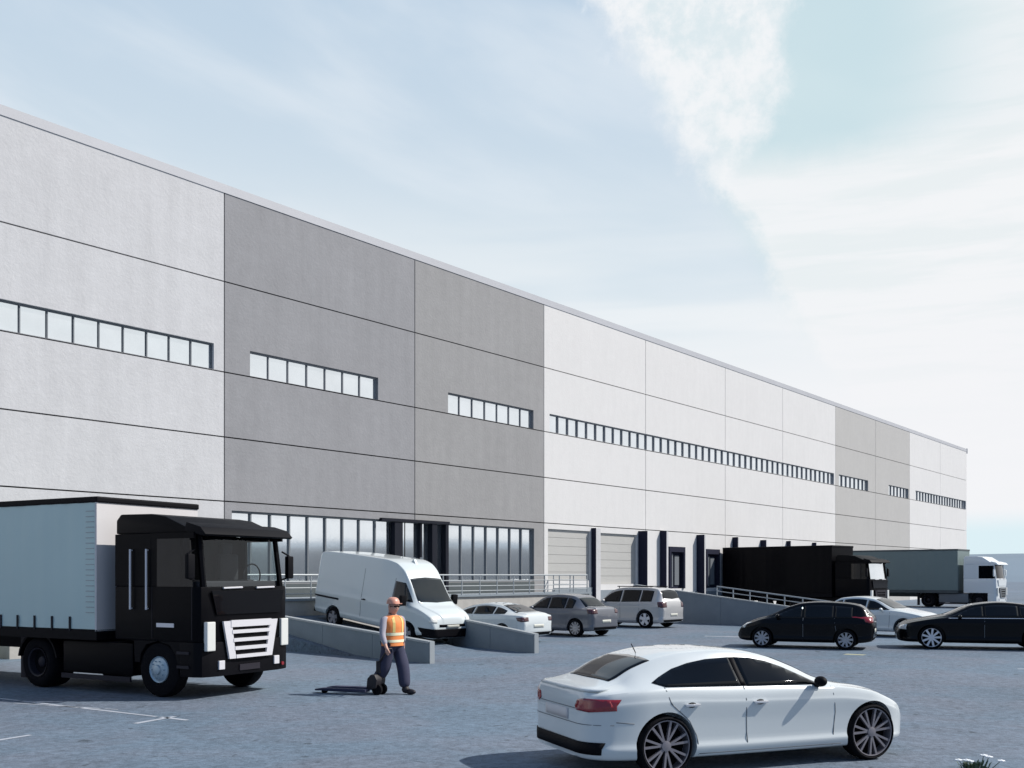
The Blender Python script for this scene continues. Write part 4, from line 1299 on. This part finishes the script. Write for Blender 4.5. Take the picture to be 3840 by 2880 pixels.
for sg in (-1, 1):
    b = MB(); b.ball((.015, sg * .093, 1.685), .03, (.7, .35, 1.1)); b.build('ear', M['skin'], pw, smooth=60)
b = MB(); b.ball((.105, .0, 1.622), .028, (.25, 1.0, .28)); b.build('mouth', mat('lips', (.30, .10, .09), .5), pw, smooth=60)
pw.scale = (1.06, 1.12, .965)
# trousers
tv = [(0, 0, .94)]; te = []; tr_ = [(.12, .12)]
for sg in (1, -1):
    p = legs[sg]; i0 = len(tv)
    tv += [p[0], p[1], p[2]]; tr_ += [.125, .115, .105]
    te += [(0, i0), (i0, i0 + 1), (i0 + 1, i0 + 2)]
skin_mesh('trousers', tv, te, tr_, M['trousers'], pw, 2, 0)
for sg in (1, -1):
    p = legs[sg]
    b = MB()
    b.ball((p[2][0] + .02, p[2][1], max(p[2][2] - .01, .08)), .075, (1, .85, 1.0))
    a_ = Vector(p[3]); d_ = (Vector(p[3]) - Vector(p[2])).normalized()
    b.ball((p[3][0] + .02, p[3][1], p[3][2] + .015), .085, (1.5, .65, .62))
    b.build('boot', M['boots'], pw, smooth=60)
# shirt sleeves
for sg in (1, -1):
    p = arms[sg]
    skin_mesh('sleeve', [(0, sg * .12, 1.45), p[0], p[1], (p[1][0] * .2 + p[2][0] * .8, p[1][1] * .2 + p[2][1] * .8, p[1][2] * .2 + p[2][2] * .8)], [(0, 1), (1, 2), (2, 3)], [.065, .074, .054, .044], M['shirt'], pw, 2, 0)
# vest
def ringed(prof, seg=28):
    b = MB(); rings = []
    for (z, rx, ry, cx) in prof:
        rings.append([b.bm.verts.new((cx + rx * math.cos(a), ry * math.copysign(abs(math.sin(a)) ** .85, math.sin(a)), z)) for a in [2 * math.pi * k / seg for k in range(seg)]])
    for A, B in zip(rings, rings[1:]):
        for k in range(seg): b.bm.faces.new([A[k], A[(k + 1) % seg], B[(k + 1) % seg], B[k]])
    return b
VP = [(.93, .165, .205, 0), (1.02, .158, .20, 0), (1.14, .150, .195, 0), (1.28, .158, .208, .005), (1.38, .155, .215, .005), (1.45, .13, .20, .0), (1.50, .095, .13, 0), (1.515, .07, .08, 0)]
vest = ringed(VP).build('vest', M['hivis'], pw, smooth=70)
def band(z0, z1, mm):
    zz = [p[0] for p in VP]
    prof = []
    for z in (z0, (z0 + z1) / 2, z1):
        prof.append((z, float(np.interp(z, zz, [p[1] for p in VP])) + .006, float(np.interp(z, zz, [p[2] for p in VP])) + .006, float(np.interp(z, zz, [p[3] for p in VP]))))
    return ringed(prof).build('reflective_band', mm, vest, smooth=70)
band(1.13, 1.185, M['reflective']); band(1.0, 1.05, M['reflective'])
for sg in (-1, 1):
    b = MB(); pts_ = []
    for z in (1.19, 1.28, 1.38, 1.45, 1.495):
        zz = [p[0] for p in VP]; rx = float(np.interp(z, zz, [p[1] for p in VP])) + .007; ry = float(np.interp(z, zz, [p[2] for p in VP]))
        pts_.append([(rx * math.sqrt(max(0, 1 - (y_ / ry) ** 2)) + .005, sg * y_, z) for y_ in (.07 if z < 1.48 else .05, .115 if z < 1.48 else .07)])
    rows2 = [[b.bm.verts.new(q_) for q_ in r2] for r2 in pts_]
    for A, B in zip(rows2, rows2[1:]): b.bm.faces.new([A[0], A[1], B[1], B[0]])
    ex = bmesh.ops.extrude_face_region(b.bm, geom=b.bm.faces[:])
    for v in [q_ for q_ in ex['geom'] if isinstance(q_, bmesh.types.BMVert)]: v.co.x -= .006
    b.build('shoulder_band', M['hivis_yellow'], vest)
b = MB()
b.lathe([(0, .0)], 0, 0, 0) if False else None
rings_ = []
hb = MB()
hp = [(1.735, .118, .108, .012), (1.76, .116, .106, .012), (1.80, .108, .098, .01), (1.84, .085, .078, .008), (1.86, .05, .045, .005), (1.865, .01, .01, .004)]
hb = ringed(hp, 24)
hb.bm.faces.new([v for v in hb.bm.verts[-24:]])
hb.box(.06, .165, -.075, .075, 1.732, 1.745, bevel=.004)
hb.build('helmet', M['helmet'], pw, smooth=50)
b = MB(); b.box(.098, .120, -.062, .062, 1.672, 1.696, bevel=.008); b.box(.02, .1, -.088, -.080, 1.685, 1.695); b.box(.02, .1, .080, .088, 1.685, 1.695)
b.build('sunglasses', M['plastic'], pw)


# ------------------------------------------------------------------ hand pallet truck at the worker's feet
pj = empty('pallet_truck', (-2.48, 18.93, 0), math.atan2(.42, -.90), 'low dark hand pallet truck with forks at the feet of the worker', 'pallet truck')
for sg in (-1, 1):
    b = MB()
    b.prism([(.10, .06), (1.10, .05), (1.22, .045), (1.22, .075), (1.10, .095), (.10, .11)], sg * .19 - .08, sg * .19 + .08, 'y', bevel=.008)
    fk = b.build('fork', M['trousers'], pj, smooth=40)
    b = MB(); b.tube((1.05, sg * .19 - .05, .04), (1.05, sg * .19 + .05, .04), .04, 14); b.build('load_roller', M['tyre'], fk, smooth=50)
b = MB()
b.prism([(.16, .10), (.14, .30), (.07, .38), (-.03, .38), (-.08, .28), (-.05, .12)], -.16, .16, 'y', bevel=.035)
b.tube((-.02, 0, .40), (-.02, 0, .62), .05, 14)
b.build('pump_body', M['boots'], pj, smooth=40)
for sg in (-1, 1):
    b = MB(); b.tube((-.04, sg * .05, .10), (-.04, sg * .11, .10), .10, 20); b.build('steer_wheel', M['tyre'], pj, smooth=50)
b = MB()
b.tube((-.02, 0, .58), (-.30, .14, .85), .018, 10)
b.tube((-.335, .06, .86), (-.29, .24, .86), .016, 10)
b.build('handle', M['boots'], pj, smooth=50)

# ------------------------------------------------------------------ small plants at the bottom edge
def plant(loc, label, nl, h, fl, name, cat):
    root = empty(name, loc, 0, label, cat)
    b = MB()
    for k in range(nl):
        a = random.uniform(0, 2 * math.pi); r0 = random.uniform(0, .16); L_ = h * random.uniform(.5, 1.1)
        p = Vector((math.cos(a) * r0, math.sin(a) * r0, 0)); tip = p + Vector((math.cos(a) * L_ * .6, math.sin(a) * L_ * .6, L_))
        mid = (p + tip) / 2 + Vector((0, 0, .02)); s_ = Vector((-math.sin(a), math.cos(a), 0)) * .014
        v = [b.bm.verts.new(q_) for q_ in (p - s_ * .5, p + s_ * .5, mid + s_, tip, mid - s_)]
        b.bm.faces.new([v[0], v[1], v[2], v[4]]); b.bm.faces.new([v[4], v[2], v[3]])
    b.build('leaves', M['leaf'], root, recalc=False)
    for (fx, fy, fz) in fl:
        b = MB()
        b.tube((fx * .6, fy * .6, 0), (fx, fy, fz), .004, 5, mi=1)
        for k in range(8):
            a = 2 * math.pi * k / 8
            b.ball((fx + math.cos(a) * .028, fy + math.sin(a) * .028, fz), .02, (1, .6, .5), u=8, v=6)
        b.ball((fx, fy, fz + .008), .018, (1, 1, .5), u=8, v=6)
        b.build('flower', [M['petal'], M['leaf']], root, smooth=60)
    return root


plant((5.24, 11.60, 0), 'low weed with white flowers at the bottom right edge', 60, .10, [(-.16, .05, .10), (-.10, -.02, .11), (.16, .12, .14), (.20, .08, .13), (.30, .0, .10), (-.04, .03, .09)], 'flowering_weed', 'plant')
